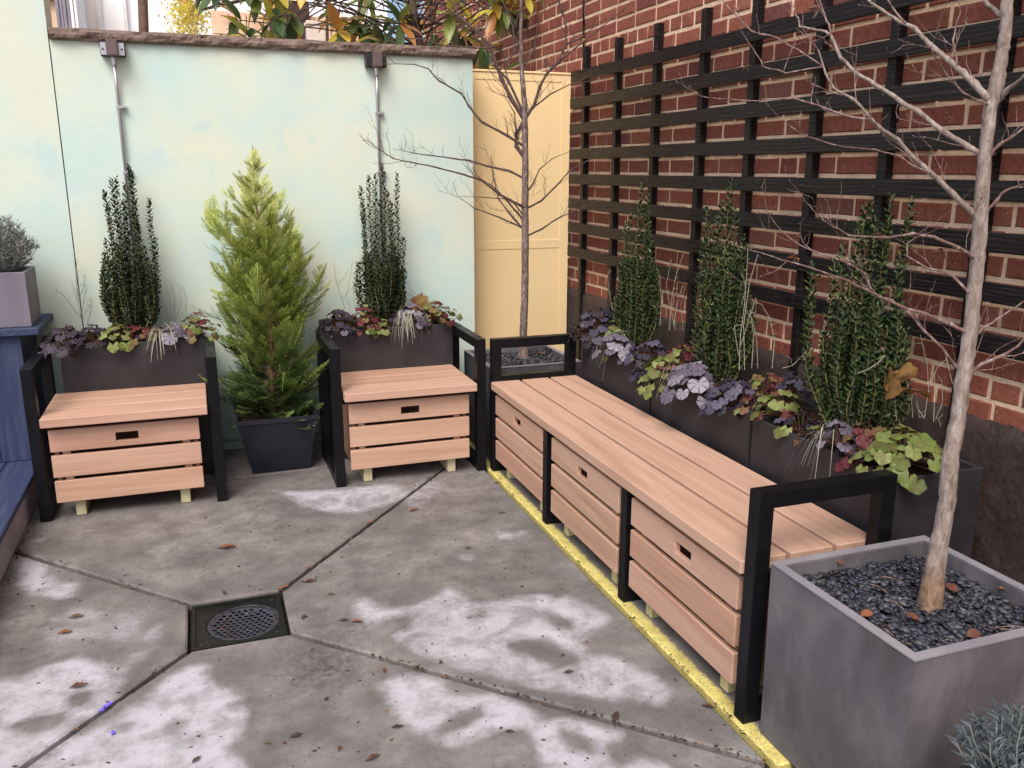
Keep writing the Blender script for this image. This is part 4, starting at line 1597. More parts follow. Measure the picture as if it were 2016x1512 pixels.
def heuchera(label, kind, c, n, spread, size, seed, lean=(0, 0), rise=0.05, drop=0.03, kinds=None):
    r = random.Random(seed)
    spread *= 1.12
    size *= .77
    t_ = thing('coral_bells', label, 'coral bells', c, 'coral bells planted in the charcoal planters')
    pt = MB()
    n = int(n * 2.3)
    for i in range(n):
        u = (i + .5) / n
        a = i * 2.4 + r.uniform(-.4, .4)
        rad = spread * math.sqrt(u)
        p = Vector((math.cos(a) * rad[0] if hasattr(rad, '__len__') else math.cos(a) * rad, math.sin(a) * rad, 0))
        p.x += lean[0] * u
        p.y += lean[1] * u
        p.z = rise * (1 - u) + r.uniform(-.006, .014) - drop * u * (1 if r.random() < .8 else .3)
        k = kind if not kinds or r.random() < .62 else r.choice(kinds)
        me = r.choice(HL_[k])
        outw = Vector((p.x, p.y, 0))
        tilt = 0.25 + 0.85 * u + r.uniform(-.25, .25)
        az = math.atan2(outw.y, outw.x) if outw.length > 1e-4 else a
        # leaf local +Y points outward, then tips down
        rot = Matrix.Rotation(az - math.pi / 2, 3, 'Z') @ Matrix.Rotation(-tilt, 3, 'X') @ Matrix.Rotation(r.uniform(-.3, .3), 3, 'Y')
        s_ = size * r.uniform(.62, 1.18)
        o = link('leaf', me, t_, p, rot.to_euler(), s_)
        pt.tube([(p.x * .1, p.y * .1, -.03), (p.x * .6, p.y * .6, p.z + .004), (p.x, p.y, p.z)], .0013, 4, False)
    link('petioles', pt.mesh('petioles', 'petiole'), t_)
    return t_


def hz(px, py, z):
    p = at(px, py, 2, z)
    return (p.x, p.y, z)


# chair planters: crowns stand just above the rims
def cpt(x, y, z=ZP + .02):
    return (x, y, z)


H_ = heuchera
H_('dark purple ruffled coral bells spilling over the left end of the left chair planter', 'purple', cpt(-0.60, 4.27), 20, .105, .066, 1, (-.02, -.05), .05, .04)
H_('dark purple coral bells just left of the lime clump behind the left armchair', 'purple', cpt(-0.50, 4.27), 16, .08, .062, 2, (0, -.04), .05, .05)
H_('lime green coral bells left of the left chair holly', 'lime', cpt(-0.395, 4.27, ZP + .03), 13, .065, .062, 3, (0, -.03), .05, .05)
H_('brown and green coral bells at the foot of the left chair holly', 'burgundy', cpt(-0.30, 4.29, ZP + .02), 10, .06, .05, 4, (.02, -.03), .04, .03, ['lime'])
H_('pale violet coral bells right of the left chair holly', 'silver', cpt(-0.155, 4.27, ZP + .035), 7, .06, .085, 5, (.02, -.02), .03, .03)
H_('burgundy coral bells by the cypress behind the left armchair', 'burgundy', cpt(-0.05, 4.30, ZP + .05), 14, .085, .06, 6, (.02, -.02), .05, .06, ['lime'])
H_('dark purple coral bells at the left end of the right chair planter', 'purple', cpt(0.625, 4.27, ZP + .03), 22, .085, .058, 7, (-.03, -.03), .06, .05, ['slate'])
H_('mixed burgundy and lime coral bells left of the right chair holly', 'burgundy', cpt(0.745, 4.27, ZP + .04), 16, .07, .056, 8, (0, -.03), .06, .07, ['lime', 'lime'])
H_('small lime coral bells at the foot of the right chair holly', 'lime', cpt(0.83, 4.245, ZP + .01), 6, .045, .058, 9, (0, -.02), .03, .05)
H_('pale violet coral bells right of the right chair holly', 'silver', cpt(0.99, 4.275, ZP + .06), 9, .075, .078, 10, (.0, -.01), .04, .03)
H_('rust edged lime coral bells at the right end of the right chair planter', 'lime', cpt(1.105, 4.275, ZP + .05), 18, .085, .060, 11, (.05, -.02), .06, .06, ['burgundy'])
H_('small violet coral bells hanging over the front of the right chair planter', 'silver', cpt(1.035, 4.235, ZP + .01), 4, .035, .066, 12, (.0, -.01), .02, .02)
ZQ = ZPB + .02
_k = 60
for x_, w_ in ((-0.45, 'low dark filler leaves between the two left clumps and the left chair holly'), (-0.33, 'low reddish filler leaves at the foot of the left chair holly, rear side'), (-0.22, 'low dark filler leaves just right of the left chair holly'),
               (-0.10, 'low reddish filler leaves behind the sedge of the left chair planter'), (0.69, 'low dark filler leaves behind the left clumps of the right chair planter'), (0.90, 'low reddish filler leaves right of the right chair holly stem base'),
               (1.0, 'low dark filler leaves behind the pale violet leaves of the right chair planter'), (1.13, 'low reddish filler leaves at the far right of the right chair planter')):
    _k += 1
    kd = ('purple', 'burgundy')[_k % 2]
    tag(H_(w_, kd, cpt(x_, 4.33, ZP + .015), 9, .075, .052, _k, (0, 0), .03, .03, ['purple', 'burgundy', 'lime']), group='low filler coral bells in the chair planters')
for y_, w_ in ((3.62, 'low filler leaves left of the furthest holly on the bench side'), (3.48, 'low filler leaves in front of the furthest holly'), (3.34, 'low filler leaves right of the furthest holly'),
               (3.15, 'low filler leaves at the near end of the far bench planter'), (3.0, 'low filler leaves at the far end of the middle bench planter'), (2.86, 'low filler leaves left of the middle holly'),
               (2.68, 'low filler leaves in front of the middle holly'), (2.46, 'low filler leaves at the near end of the middle bench planter'), (2.22, 'low filler leaves at the far end of the near bench planter'),
               (2.1, 'low filler leaves in front of the widest holly'), (1.9, 'low filler leaves under the big lime leaves of the near bench planter')):
    _k += 1
    kd = ('purple', 'burgundy', 'slate')[_k % 3]
    tag(H_(w_, kd, (1.80, y_, ZPB + .015), 9, .085, .056, _k, (-.01, 0), .03, .04, ['purple', 'burgundy', 'lime']), group='low filler coral bells in the bench planters')


def bh(x, y, dz=0.0):
    return (x, y, ZQ + dz)


H_('slate violet coral bells at the far end of the far bench planter', 'slate', bh(1.78, 3.70, .05), 24, .105, .074, 21, (-.03, .02), .09, .06, ['purple'])
H_('small lime coral bells beside the furthest holly', 'lime', bh(1.80, 3.56, .06), 7, .05, .062, 22, (-.02, -.02), .05, .03)
H_('silver coral bells with dark veins in the far bench planter', 'silver', bh(1.74, 3.42, .03), 9, .085, .100, 23, (-.03, -.02), .05, .05)
H_('slate violet coral bells between the two far hollies', 'slate', bh(1.80, 3.25, .02), 12, .08, .075, 24, (-.04, -.03), .05, .05, ['purple', 'burgundy'])
H_('single drooping slate violet coral bells on the face of the far bench planter', 'slate', bh(1.715, 3.19, -.045), 3, .025, .085, 25, (-.015, -.01), .01, .03)
H_('lime coral bells hanging over the joint of the far and middle planters', 'lime', bh(1.745, 3.02, .0), 16, .085, .070, 26, (-.035, -.02), .05, .09, ['lime', 'burgundy'])
H_('brown green coral bells behind the seam of far and middle planters', 'burgundy', bh(1.87, 3.08, .02), 13, .08, .062, 27, (0, 0), .06, .02, ['lime'])
H_('silver coral bells with dark veins in the middle bench planter', 'silver', bh(1.735, 2.78, .02), 13, .095, .098, 28, (-.03, -.03), .06, .06)
H_('slate violet coral bells in the middle bench planter near the seam', 'slate', bh(1.765, 2.56, -.0), 18, .10, .078, 29, (-.02, -.03), .06, .07, ['purple'])
H_('dull green coral bells behind the middle holly', 'burgundy', bh(1.90, 2.55, .02), 12, .08, .06, 30, (0, 0), .06, .02, ['lime', 'lime'])
H_('lime coral bells left of the widest holly', 'lime', bh(1.80, 2.33, .015), 14, .08, .062, 31, (-.02, 0), .06, .05, ['lime', 'burgundy'])
H_('slate violet coral bells just left of the widest holly', 'slate', bh(1.90, 2.40, .06), 8, .06, .07, 32, (0, 0), .04, .02)
H_('small silver coral bells left of the burgundy leaves in the near bench planter', 'silver', bh(1.745, 1.98, .03), 5, .05, .072, 33, (-.02, -.01), .03, .03)
H_('burgundy coral bells in the near bench planter', 'burgundy', bh(1.80, 1.93, .02), 12, .075, .060, 34, (-.01, -.01), .05, .05, ['purple'])
H_('big leaved lime coral bells at the near end of the near bench planter', 'lime', bh(1.835, 1.82, .02), 24, .12, .082, 35, (-.02, -.02), .06, .05, ['lime', 'lime'])


def sedge(label, c, n, length, seed, az0=-math.pi / 2, spread=1.3):
    r = random.Random(seed)
    mb = MB()
    for i in range(n):
        a = az0 + r.uniform(-spread, spread)
        d = Vector((math.cos(a), math.sin(a), 0))
        L = length * r.uniform(.6, 1.1)
        w_ = r.uniform(.0012, .0026)
        sd = Vector((-d.y, d.x, 0)) * w_
        base = Vector((r.gauss(0, .012), r.gauss(0, .012), 0))
        vs = []
        hgt = r.uniform(.02, .07)
        m = 8
        for k in range(m + 1):
            u = k / m
            p = base + d * (L * .62 * u) + Vector((0, 0, hgt * math.sin(min(1, u * 1.6) * math.pi * .5) * 1.3 - L * .85 * u ** 2.3))
            tw = (1 - u * .8)
            vs += [p - sd * tw, p + sd * tw + Vector((0, 0, .0006))]
        mb.add(vs, [(2 * k, 2 * k + 1, 2 * k + 3, 2 * k + 2) for k in range(m)])
    o = link('sedge_tuft', mb.mesh('sedge_tuft', 'sedge_blade'), None, c)
    tag(o, label, 'sedge', 'pale sedge tufts drooping over planter edges')
    return o


sedge('pale sedge drooping over the front of the left chair planter', (-0.20, 4.245, ZP + .02), 30, .15, 1)
sedge('pale sedge drooping over the front of the right chair planter', (0.945, 4.245, ZP + .03), 34, .17, 2)
sedge('pale sedge drooping at the far end of the far bench planter', (1.74, 3.50, ZPB + .01), 22, .17, 3, math.pi, 1.0)
sedge('pale sedge left of the silver leaves in the middle bench planter', (1.74, 2.90, ZPB + .02), 22, .17, 4, math.pi, 1.0)
sedge('pale sedge draping towards the bench from the near planter', (1.74, 2.02, ZPB + .03), 16, .19, 5, math.pi, .9)


def wispy(label, base, tips, seed, mat='curry_stem', needles=True, dens=.45, nl=1.0, group='wispy stems standing in the planters', w_=None):
    r = random.Random(seed)
    t_ = thing('wispy_plant', label, 'wispy plant', base, group)
    b = Vector(base)
    w_ = depth(b) if w_ is None else w_
    st_ = MB()
    nd = MB()
    for k_, path in enumerate(tips):
        pts = [atw(x, y, w_) - b for x, y in path]
        if len(pts) == 2:
            pts = [pts[0], (pts[0] + pts[1]) / 2 + Vector((r.uniform(-.01, .01), 0, 0)), pts[1]]
        st_.tube(pts, [.0012 * (1 - .5 * i / len(pts)) for i in range(len(pts))], 4, False)
        if needles:
            for i in range(len(pts) - 1):
                d = pts[i + 1] - pts[i]
                m = int(d.length / .012)
                for j in range(m):
                    if r.random() < dens:
                        continue
                    p = pts[i] + d * (j / m)
                    q = Vector((r.uniform(-1, 1), r.uniform(-1, 1), r.uniform(0, 1.1))).normalized() * r.uniform(.006, .02) * nl
                    nd.tube([p, p + q], [.0008 * nl, .0004 * nl], 3, False)
    link('stems', st_.mesh('stems', mat), t_)['kind'] = 'stuff'
    if nd.v:
        o = link('needles', nd.mesh('needles', mat), t_)
        o['kind'] = 'stuff'
    return t_


wispy('upright grey green rosemary like sprig left of the left chair holly', (-0.53, 4.45, ZP), [[(160, 632), (155, 600), (150, 560), (146, 500)], [(158, 625), (140, 600), (125, 582), (107, 570)], [(160, 625), (165, 590), (170, 560)], [(160, 630), (178, 600), (185, 590)], [(156, 600), (148, 575), (140, 550)], [(155, 590), (165, 565), (168, 540)], [(153, 580), (150, 540), (152, 510)], [(172, 640), (180, 610), (178, 585)]], 1, 'curry_stem_dull', True, 0.05, 1.5)
wispy('faint grass like stems right of the left chair holly', (-0.13, 4.48, ZP), [[(335, 630), (325, 600), (312, 560), (310, 545)], [(338, 630), (335, 590), (325, 555)], [(342, 632), (345, 590), (335, 550)], [(345, 632), (358, 600), (355, 570), (340, 545)], [(350, 632), (366, 605), (364, 580), (352, 555)], [(330, 630), (318, 600), (315, 570)], [(365, 620), (368, 590), (360, 560)]], 2, 'curry_stem_dull', False)
wispy('thin grey stems left of the right chair holly', (0.71, 4.47, ZP), [[(680, 610), (668, 575), (660, 545), (657, 518)], [(690, 610), (682, 580), (690, 545), (694, 510)], [(700, 612), (695, 570), (706, 520), (712, 500)], [(675, 590), (690, 570), (700, 560)], [(708, 612), (712, 580), (712, 555), (706, 540)], [(664, 560), (680, 545), (686, 530)]], 3, 'curry_stem_dull')
wispy('thin stems right of the right chair holly', (1.03, 4.47, ZP), [[(850, 612), (830, 590), (810, 570), (800, 555)], [(840, 612), (815, 585), (800, 575)], [(858, 612), (845, 590), (826, 568)]], 4, 'curry_stem_dull', False)
wispy('pale twiggy stems between the furthest and the middle holly', (1.90, 3.12, ZPB), [[(1300, 640), (1302, 590), (1298, 540)], [(1318, 650), (1322, 590), (1330, 545), (1345, 500)], [(1330, 650), (1318, 600), (1312, 560), (1322, 510)], [(1326, 640), (1335, 590), (1345, 560)], [(1206, 610), (1199, 575), (1196, 545), (1200, 530)], [(1345, 650), (1340, 600), (1350, 560)]], 5)
wispy('pale silvery branching stems right of the middle holly', (1.90, 2.52, ZPB), [[(1455, 728), (1458, 660), (1466, 600), (1470, 540), (1473, 480)], [(1466, 728), (1464, 640), (1475, 560), (1492, 500)], [(1480, 725), (1484, 660), (1478, 620), (1488, 585)], [(1492, 725), (1490, 670), (1482, 630), (1468, 610)], [(1520, 725), (1525, 670), (1515, 625), (1500, 600), (1480, 590)], [(1454, 700), (1448, 660), (1446, 640)], [(1458, 680), (1470, 645), (1478, 610)], [(1462, 640), (1450, 640), (1442, 650)], [(1460, 600), (1468, 570), (1462, 540)]], 6)
wispy('short pale sprig right of the slate leaves in the middle planter', (1.92, 2.42, ZPB), [[(1540, 725), (1560, 720), (1580, 700), (1590, 688)], [(1560, 720), (1556, 705), (1545, 700)], [(1580, 700), (1584, 703), (1590, 700)]], 7)
wispy('pale twiggy stems beside the dried leaf, left of the near trunk', (1.92, 1.83, ZPB), [[(1765, 828), (1763, 800), (1760, 770)], [(1797, 822), (1795, 790), (1788, 760), (1784, 745)], [(1810, 822), (1806, 790), (1800, 765)], [(1820, 822), (1828, 770), (1826, 720), (1818, 685), (1812, 660)], [(1838, 830), (1840, 780), (1840, 735), (1848, 720), (1862, 708)], [(1862, 702), (1868, 725), (1875, 755)], [(1842, 826), (1856, 790), (1854, 750), (1845, 737)], [(1852, 840), (1848, 825), (1856, 815)], [(1820, 824), (1808, 805), (1803, 790)]], 8)

# dried sycamore leaf caught in the near holly
def dried_leaf():
    r = random.Random(4)
    n = 44
    vs = [(0, 0, 0)]
    for ring, rr in ((1, .5), (2, 1.0)):
        for i in range(n):
            a = -math.pi + 2 * math.pi * (i + .5) / n
            lob = 1 - .42 * (0.5 - 0.5 * math.cos(a * 3)) - .05 * math.cos(a * 17) - (0.35 if abs(a) > 2.7 else 0)
            rad = .5 * rr * (lob if ring == 2 else 1 - .42 * .6 * (0.5 - 0.5 * math.cos(a * 3)))
            x = math.sin(a) * rad; y = math.cos(a) * rad
            z = -.35 * abs(x) + .05 * math.sin(a * 5 + ring) * rr
            vs.append((x, y, z))
    fs = []
    for i in range(n):
        j = (i + 1) % n
        fs.append((0, 1 + i, 1 + j))
        fs.append((1 + i, 1 + n + i, 1 + n + j, 1 + j))
    mb = MB()
    mb.add(vs, fs)
    return mb


c_ = at(1757, 745, 0, 1.80)
t_ = thing('dried_leaf', 'large curled brown sycamore leaf hanging on the widest holly', 'leaf', tuple(c_))
rot = Matrix((RGT, -UPV, -FWD)).transposed() @ Matrix.Rotation(.45, 3, 'Y') @ Matrix.Rotation(-.15, 3, 'Z')
o = link('blade', dried_leaf().mesh('blade', 'dried_sycamore', True), t_, (0, 0, 0), rot.to_euler(), .135)
mb = MB()
p = [atw(x, y, depth(c_) - .005) - c_ for x, y in ((1742, 700), (1728, 715), (1708, 728), (1688, 735))]
mb.tube(p, [.0022, .002, .0018, .0015], 5)
link('stalk', mb.mesh('stalk', 'sedge_blade'), t_)
c_ = at(1790, 765, 0, 1.88)
o = link('dried_leaf', dried_leaf().mesh('blade', 'dried_sycamore', True), None, tuple(c_), (rot @ Matrix.Rotation(1.1, 3, 'X') @ Matrix.Rotation(.5, 3, 'Z')).to_euler(), .11)
tag(o, 'smaller brown dried leaf tucked behind the large curled one', 'leaf')
c_ = at(820, 598, 1, 4.42)
o = link('dried_leaf', dried_leaf().mesh('blade', 'dried_sycamore', True), None, tuple(c_), (rot @ Matrix.Rotation(.3, 3, 'X') @ Matrix.Rotation(2.0, 3, 'Z')).to_euler(), .20)
tag(o, 'tan dried leaf standing behind the violet coral bells of the right chair planter', 'leaf')


def lavender(label, base, rad, height, n, seed, mat, thick=.0016, ll=.03, dens=60):
    r = random.Random(seed)
    t_ = thing('lavender_plant', label, 'lavender', base)
    st_ = MB()
    lf = MB()
    for i in range(n):
        a = r.uniform(0, 6.283)
        q = math.sqrt(r.random())
        h = height * (1 - .55 * q * q) * r.uniform(.8, 1.08)
        tip = Vector((math.cos(a) * rad * q * 1.1, math.sin(a) * rad * q * 1.1, h))
        b = Vector((math.cos(a) * rad * q * .35, math.sin(a) * rad * q * .35, 0))
        pts = stem_line(b, tip, 4, Vector((math.cos(a), math.sin(a), 0)) * rad * .12)
        st_.tube(pts, .0014, 3, False)
        for j in range(dens):
            u = r.uniform(.12, 1.0)
            f = u * 4
            k = min(int(f), 3)
            p = pts[k].lerp(pts[k + 1], f - k)
            ax = (pts[k + 1] - pts[k]).normalized()
            sd = Vector((r.uniform(-1, 1), r.uniform(-1, 1), r.uniform(-.2, .2))).normalized()
            d = (ax * r.uniform(.6, 1.3) + sd).normalized()
            L = ll * r.uniform(.6, 1.2)
            wv = d.cross(Vector((r.uniform(-1, 1), r.uniform(-1, 1), .3))).normalized() * thick
            cv = Vector((0, 0, 1)) * L * .08
            lf.add([p, p + d * L * .5 + wv + cv, p + d * L, p + d * L * .5 - wv + cv], [(0, 1, 2), (0, 2, 3)])
    link('stems', st_.mesh('stems', 'curry_stem_dull'), t_)
    o = link('foliage', lf.mesh('foliage', mat), t_)
    o['kind'] = 'stuff'


lavender('bushy grey lavender in the violet grey planter on the blue box', (-0.862, 4.33, .975), .165, .285, 120, 1, 'lavender_leaf', .0019, .032, 50)
c_ = at(2030, 1560, 1, 1.0)
lavender('blue grey lavender tips poking in at the bottom right corner', tuple(at(2060, 1610, 2, .32)), .15, .20, 90, 2, 'lavender_leaf_blue', .0016, .030, 46)
planter('grey planter of lavender just outside the bottom right corner', at(2060, 1610, 2, .32).x - .14, at(2060, 1610, 2, .32).x + .14, at(2060, 1610, 2, .32).y - .14, at(2060, 1610, 2, .32).y + .14, .001, .34, .014, 'charcoal_composite', .03)

# ------------------------------------------------------------------ golden cypress
def cypress(base, height):
    r = random.Random(21)
    t_ = thing('golden_cypress', 'golden green conical cypress in the dark tapered pot between the armchairs', 'cypress', base)
    tk = MB()
    n = 14
    lean = lambda z: Vector((0.012 * math.sin(z * 4), 0.01 * math.cos(z * 5), 0))
    tp = [Vector((0, 0, -.05)) + (lean(height * i / n) + Vector((0, 0, height * i / n))) for i in range(n + 1)]
    tk.tube(tp, [.014 * (1 - i / n) + .0015 for i in range(n + 1)], 7)
    V, F, TIP, HG = [], [], [], []

    def scale_leaf(p, d, nrm, L, wd, tip, hg):
        s_ = d.cross(nrm)
        if s_.length < 1e-5:
            return
        s_.normalize()
        o = len(V)
        V.extend([tuple(p), tuple(p + d * L * .55 + s_ * wd), tuple(p + d * L), tuple(p + d * L * .55 - s_ * wd)])
        F.append((o, o + 1, o + 2, o + 3))
        TIP.extend([tip - .15, tip, tip + .15, tip])
        HG.extend([hg] * 4)

    def spray(p, d, nrm, L, hg):
        """flat feathery spray: a midrib with alternating side twigs that branch again"""
        side = d.cross(nrm).normalized()
        m = max(7, int(L / .0085))
        cur = p.copy()
        dirv = d.copy()
        for k in range(m):
            u = k / m
            dirv = (dirv + Vector((r.uniform(-.06, .06), r.uniform(-.06, .06), .035 + r.uniform(-.03, .03)))).normalized()
            nx_ = cur + dirv * (L / m)
            scale_leaf(cur, dirv, nrm, L / m * 1.9, .0026, .2 + .8 * u, hg)
            for s_ in (-1, 1):
                if r.random() < .10:
                    continue
                env = math.sin(min(1, (u + .12) * 1.1) * math.pi) ** .7 if u < .5 else (1 - u) * 1.55 + .12
                sl_ = L * .34 * env * r.uniform(.7, 1.15)
                dd_ = (dirv * .85 + side * s_ * .72 + nrm * r.uniform(-.28, .28)).normalized()
                q = cur.copy()
                mm = max(2, int(sl_ / .010))
                for j in range(mm):
                    v_ = j / mm
                    scale_leaf(q, (dd_ + dirv * .25 * v_).normalized(), nrm, sl_ / mm * 1.7, .0026 * (1.1 - .4 * v_), .25 + .45 * u + .45 * v_, hg)
                    if j > 0 and r.random() < .75:
                        d3 = (dd_ * .8 + dirv * .75 * (1 if j % 2 else -.1)).normalized()
                        scale_leaf(q, d3, nrm, .011 * r.uniform(.7, 1.3), .0017, .4 + .4 * u + .3 * v_, hg)
                    q = q + dd_ * (sl_ / mm)
            cur = nx_

    def radius(u):
        # silhouette: wide from a third up, narrowing to a whip
        pts = [(0.0, .175), (.08, .205), (.2, .215), (.35, .225), (.5, .215), (.60, .20), (.68, .165), (.76, .115), (.84, .070), (.92, .035), (1.0, .012)]
        for (a, b), (c, d) in zip(pts, pts[1:]):
            if u <= c:
                return b + (d - b) * (u - a) / (c - a)
        return .01
    nb = 300
    for i in range(nb):
        u = (i + .5) / nb
        u = u ** 0.92 * .97
        z = height * u
        a = i * 2.39996 + r.uniform(-.5, .5)
        rad = radius(u) * (r.uniform(.55, 1.10) if r.random() < .80 else r.uniform(1.1, 1.45))
        if u > .58 and r.random() < .30 + (u - .58) * 1.35:
            continue
        p0 = lean(z) + Vector((0, 0, z - .05 + (-.02)))
        up = .38 + .42 * u
        if u < .16:
            up = -.10 + 1.2 * u
        d = Vector((math.cos(a), math.sin(a), up)).normalized()
        L = rad / max(.45, math.hypot(d.x, d.y))
        pts = [p0 + d * (L * .33 * k) + Vector((0, 0, .02 * (k / 3) ** 2)) for k in range(3)]
        tk.tube(pts, [.003, .002, .001], 4, False)
        hg = min(1, max(0, u * 1.08 + r.uniform(-.12, .12)))
        # terminal spray plus side sprays
        nrm = Vector((-math.sin(a), math.cos(a), 0)).cross(d).normalized()
        nr2 = (nrm + Vector((r.uniform(-.7, .7), r.uniform(-.7, .7), r.uniform(-.4, .4)))).normalized()
        spray(p0 + d * L * .35, d, nr2, L * .72, hg)
        k_ = 4 if u < .45 else 3
        for j in range(k_):
            f = r.uniform(.25, .85)
            q = p0 + d * L * f
            d2 = (d + Vector((r.uniform(-.8, .8), r.uniform(-.8, .8), r.uniform(-.1, .75)))).normalized()
            n2 = (nrm + Vector((r.uniform(-.8, .8), r.uniform(-.8, .8), r.uniform(-.5, .5)))).normalized()
            spray(q, d2, n2, L * r.uniform(.32, .5) + .02, hg)
    for i in range(70):
        a = r.uniform(0, 6.283)
        z = r.uniform(.02, .17)
        d = Vector((math.cos(a), math.sin(a), r.uniform(-.18, .15))).normalized()
        p0 = Vector((math.cos(a) * .04, math.sin(a) * .04, z))
        nrm = Vector((r.uniform(-.4, .4), r.uniform(-.4, .4), 1)).normalized()
        spray(p0, d, nrm, r.uniform(.13, .21), r.uniform(0, .18))
    spray(tp[-3], Vector((0.02, 0, 1)).normalized(), Vector((0, 1, 0)), height * .13, 1.0)
    for q_, dx_ in ((-4, .5), (-4, -.4), (-5, -.7), (-5, .75)):
        spray(tp[q_], Vector((dx_, -.2, .8)).normalized(), Vector((0, 1, 0)), height * .12, 1.0)
    link('trunk', tk.mesh('trunk', 'tan_bark', True), t_)
    mb = MB()
    mb.v = V
    mb.f = F
    o = link('foliage', mb.mesh('foliage', 'cypress_spray', False, {'tip': np.clip(TIP, 0, 1), 'hgt': HG}), t_)
    o['kind'] = 'stuff'
    print('cypress faces', len(F))


cb_ = at(535, 812, 1, 4.27)
cyp_top = at(531, 285, 1, 4.27)
cypress((cb_.x + .005, 4.27, .30), cyp_top.z - .30 + .05)

# ------------------------------------------------------------------ bare maples
def tree(label, name_cat, trunk, w0, branches, twigmat, barkmat, seed, base_z, twig_n, twig_len, px_r_scale, extra=None, ends=True):
    r = random.Random(seed)
    b = atw(trunk[0][0], trunk[0][1], w0)
    t_ = thing('bare_maple', label, 'maple tree', tuple(b), 'bare young maples in square planters')
    o_ = Vector(b)
    pxm = w0 / FPX
    # the trunk is a plumb line: keep it on a vertical line in space, with the traced wander
    tk = MB()
    pts, rad = [], []
    for i, (x, y, pr_) in enumerate(trunk):
        p = at(x, y, 1, b.y)
        pts.append(p - o_)
        rad.append(pr_ * depth(p) / FPX * (.84 if x > 1500 else 1))
    # resample smooth with knobbly radius
    P, Q = [], []
    for i in range(len(pts) - 1):
        for k in range(6):
            u = k / 6
            P.append(pts[i].lerp(pts[i + 1], u) + Vector((r.gauss(0, .0006), r.gauss(0, .0006), 0)))
            Q.append((rad[i] * (1 - u) + rad[i + 1] * u) * (1 + r.uniform(-.035, .045)))
    P.append(pts[-1]); Q.append(rad[-1])
    tk.tube(P, Q, 14)
    link('trunk', tk.mesh('trunk', barkmat, True), t_)
    wt = lambda y_: None
    tw = MB()

    def twig(p, d, L, r0, lvl):
        m = 4
        pts_ = [p]
        q = p.copy()
        dd = d.copy()
        for k in range(m):
            dd = (dd + Vector((r.uniform(-.28, .28), r.uniform(-.28, .28), r.uniform(-.12, .30)))).normalized()
            q = q + dd * (L / m)
            pts_.append(q.copy())
        tw.tube(pts_, [r0 * (1 - .6 * k / m) for k in range(m + 1)], 4, False)
        tw.tube([pts_[-1], pts_[-1] + dd * r0 * 3.0], [r0 * 1.1, r0 * .9], 4)
        if lvl > 0:
            for k in range(1, m + 1):
                if r.random() < .6:
                    sd = Vector((r.uniform(-1, 1), r.uniform(-1, 1), r.uniform(-.3, 1))).normalized()
                    twig(pts_[k], (dd * .8 + sd * .8).normalized(), L * r.uniform(.3, .55), r0 * .7, lvl - 1)
    for bi, (path, r0, dw) in enumerate(branches):
        r0 = r0 * px_r_scale
        bm_ = MB()
        n = len(path)
        # start depth = the trunk's depth at that height
        p_start = at(path[0][0], path[0][1], 1, b.y)
        ws = depth(p_start)
        pts_ = []
        for i, (x, y) in enumerate(path):
            u = i / (n - 1)
            pts_.append(atw(x, y, ws + dw * u) - o_)
        P, Q = [], []
        re_ = max(.0009, r0 * .22 * pxm)
        for i in range(n - 1):
            for k in range(3):
                u = (i + k / 3) / (n - 1)
                P.append(pts_[i].lerp(pts_[i + 1], k / 3) + Vector((r.gauss(0, .0007), r.gauss(0, .0007), r.gauss(0, .0007))))
                Q.append((r0 * pxm * (1 - u) + re_ * u) * (1.22 if k == 0 and i > 0 else 1.0))
        P.append(pts_[-1]); Q.append(re_)
        bm_.tube(P, Q, 7)
        link('branch', bm_.mesh('branch', barkmat if r0 > 4.6 else twigmat, True), t_)
        if r0 >= 1.0:
            for k in range(int(twig_n * n / 6)):
                i = r.randint(1, n - 1)
                p = pts_[i - 1].lerp(pts_[i], r.random())
                d = (pts_[i] - pts_[i - 1]).normalized()
                sd = Vector((r.uniform(-1, 1), r.uniform(-1, 1), r.uniform(-.4, 1))).normalized()
                twig(p, (d * .7 + sd * .8).normalized(), twig_len * r.uniform(.4, 1.1), max(.0009, re_ * .9), 1)
            twig(pts_[-1], (pts_[-1] - pts_[-2]).normalized(), twig_len * .6, re_, 1)
    o = link('twigs', tw.mesh('twigs', twigmat), t_)
    o['kind'] = 'stuff'
    return t_


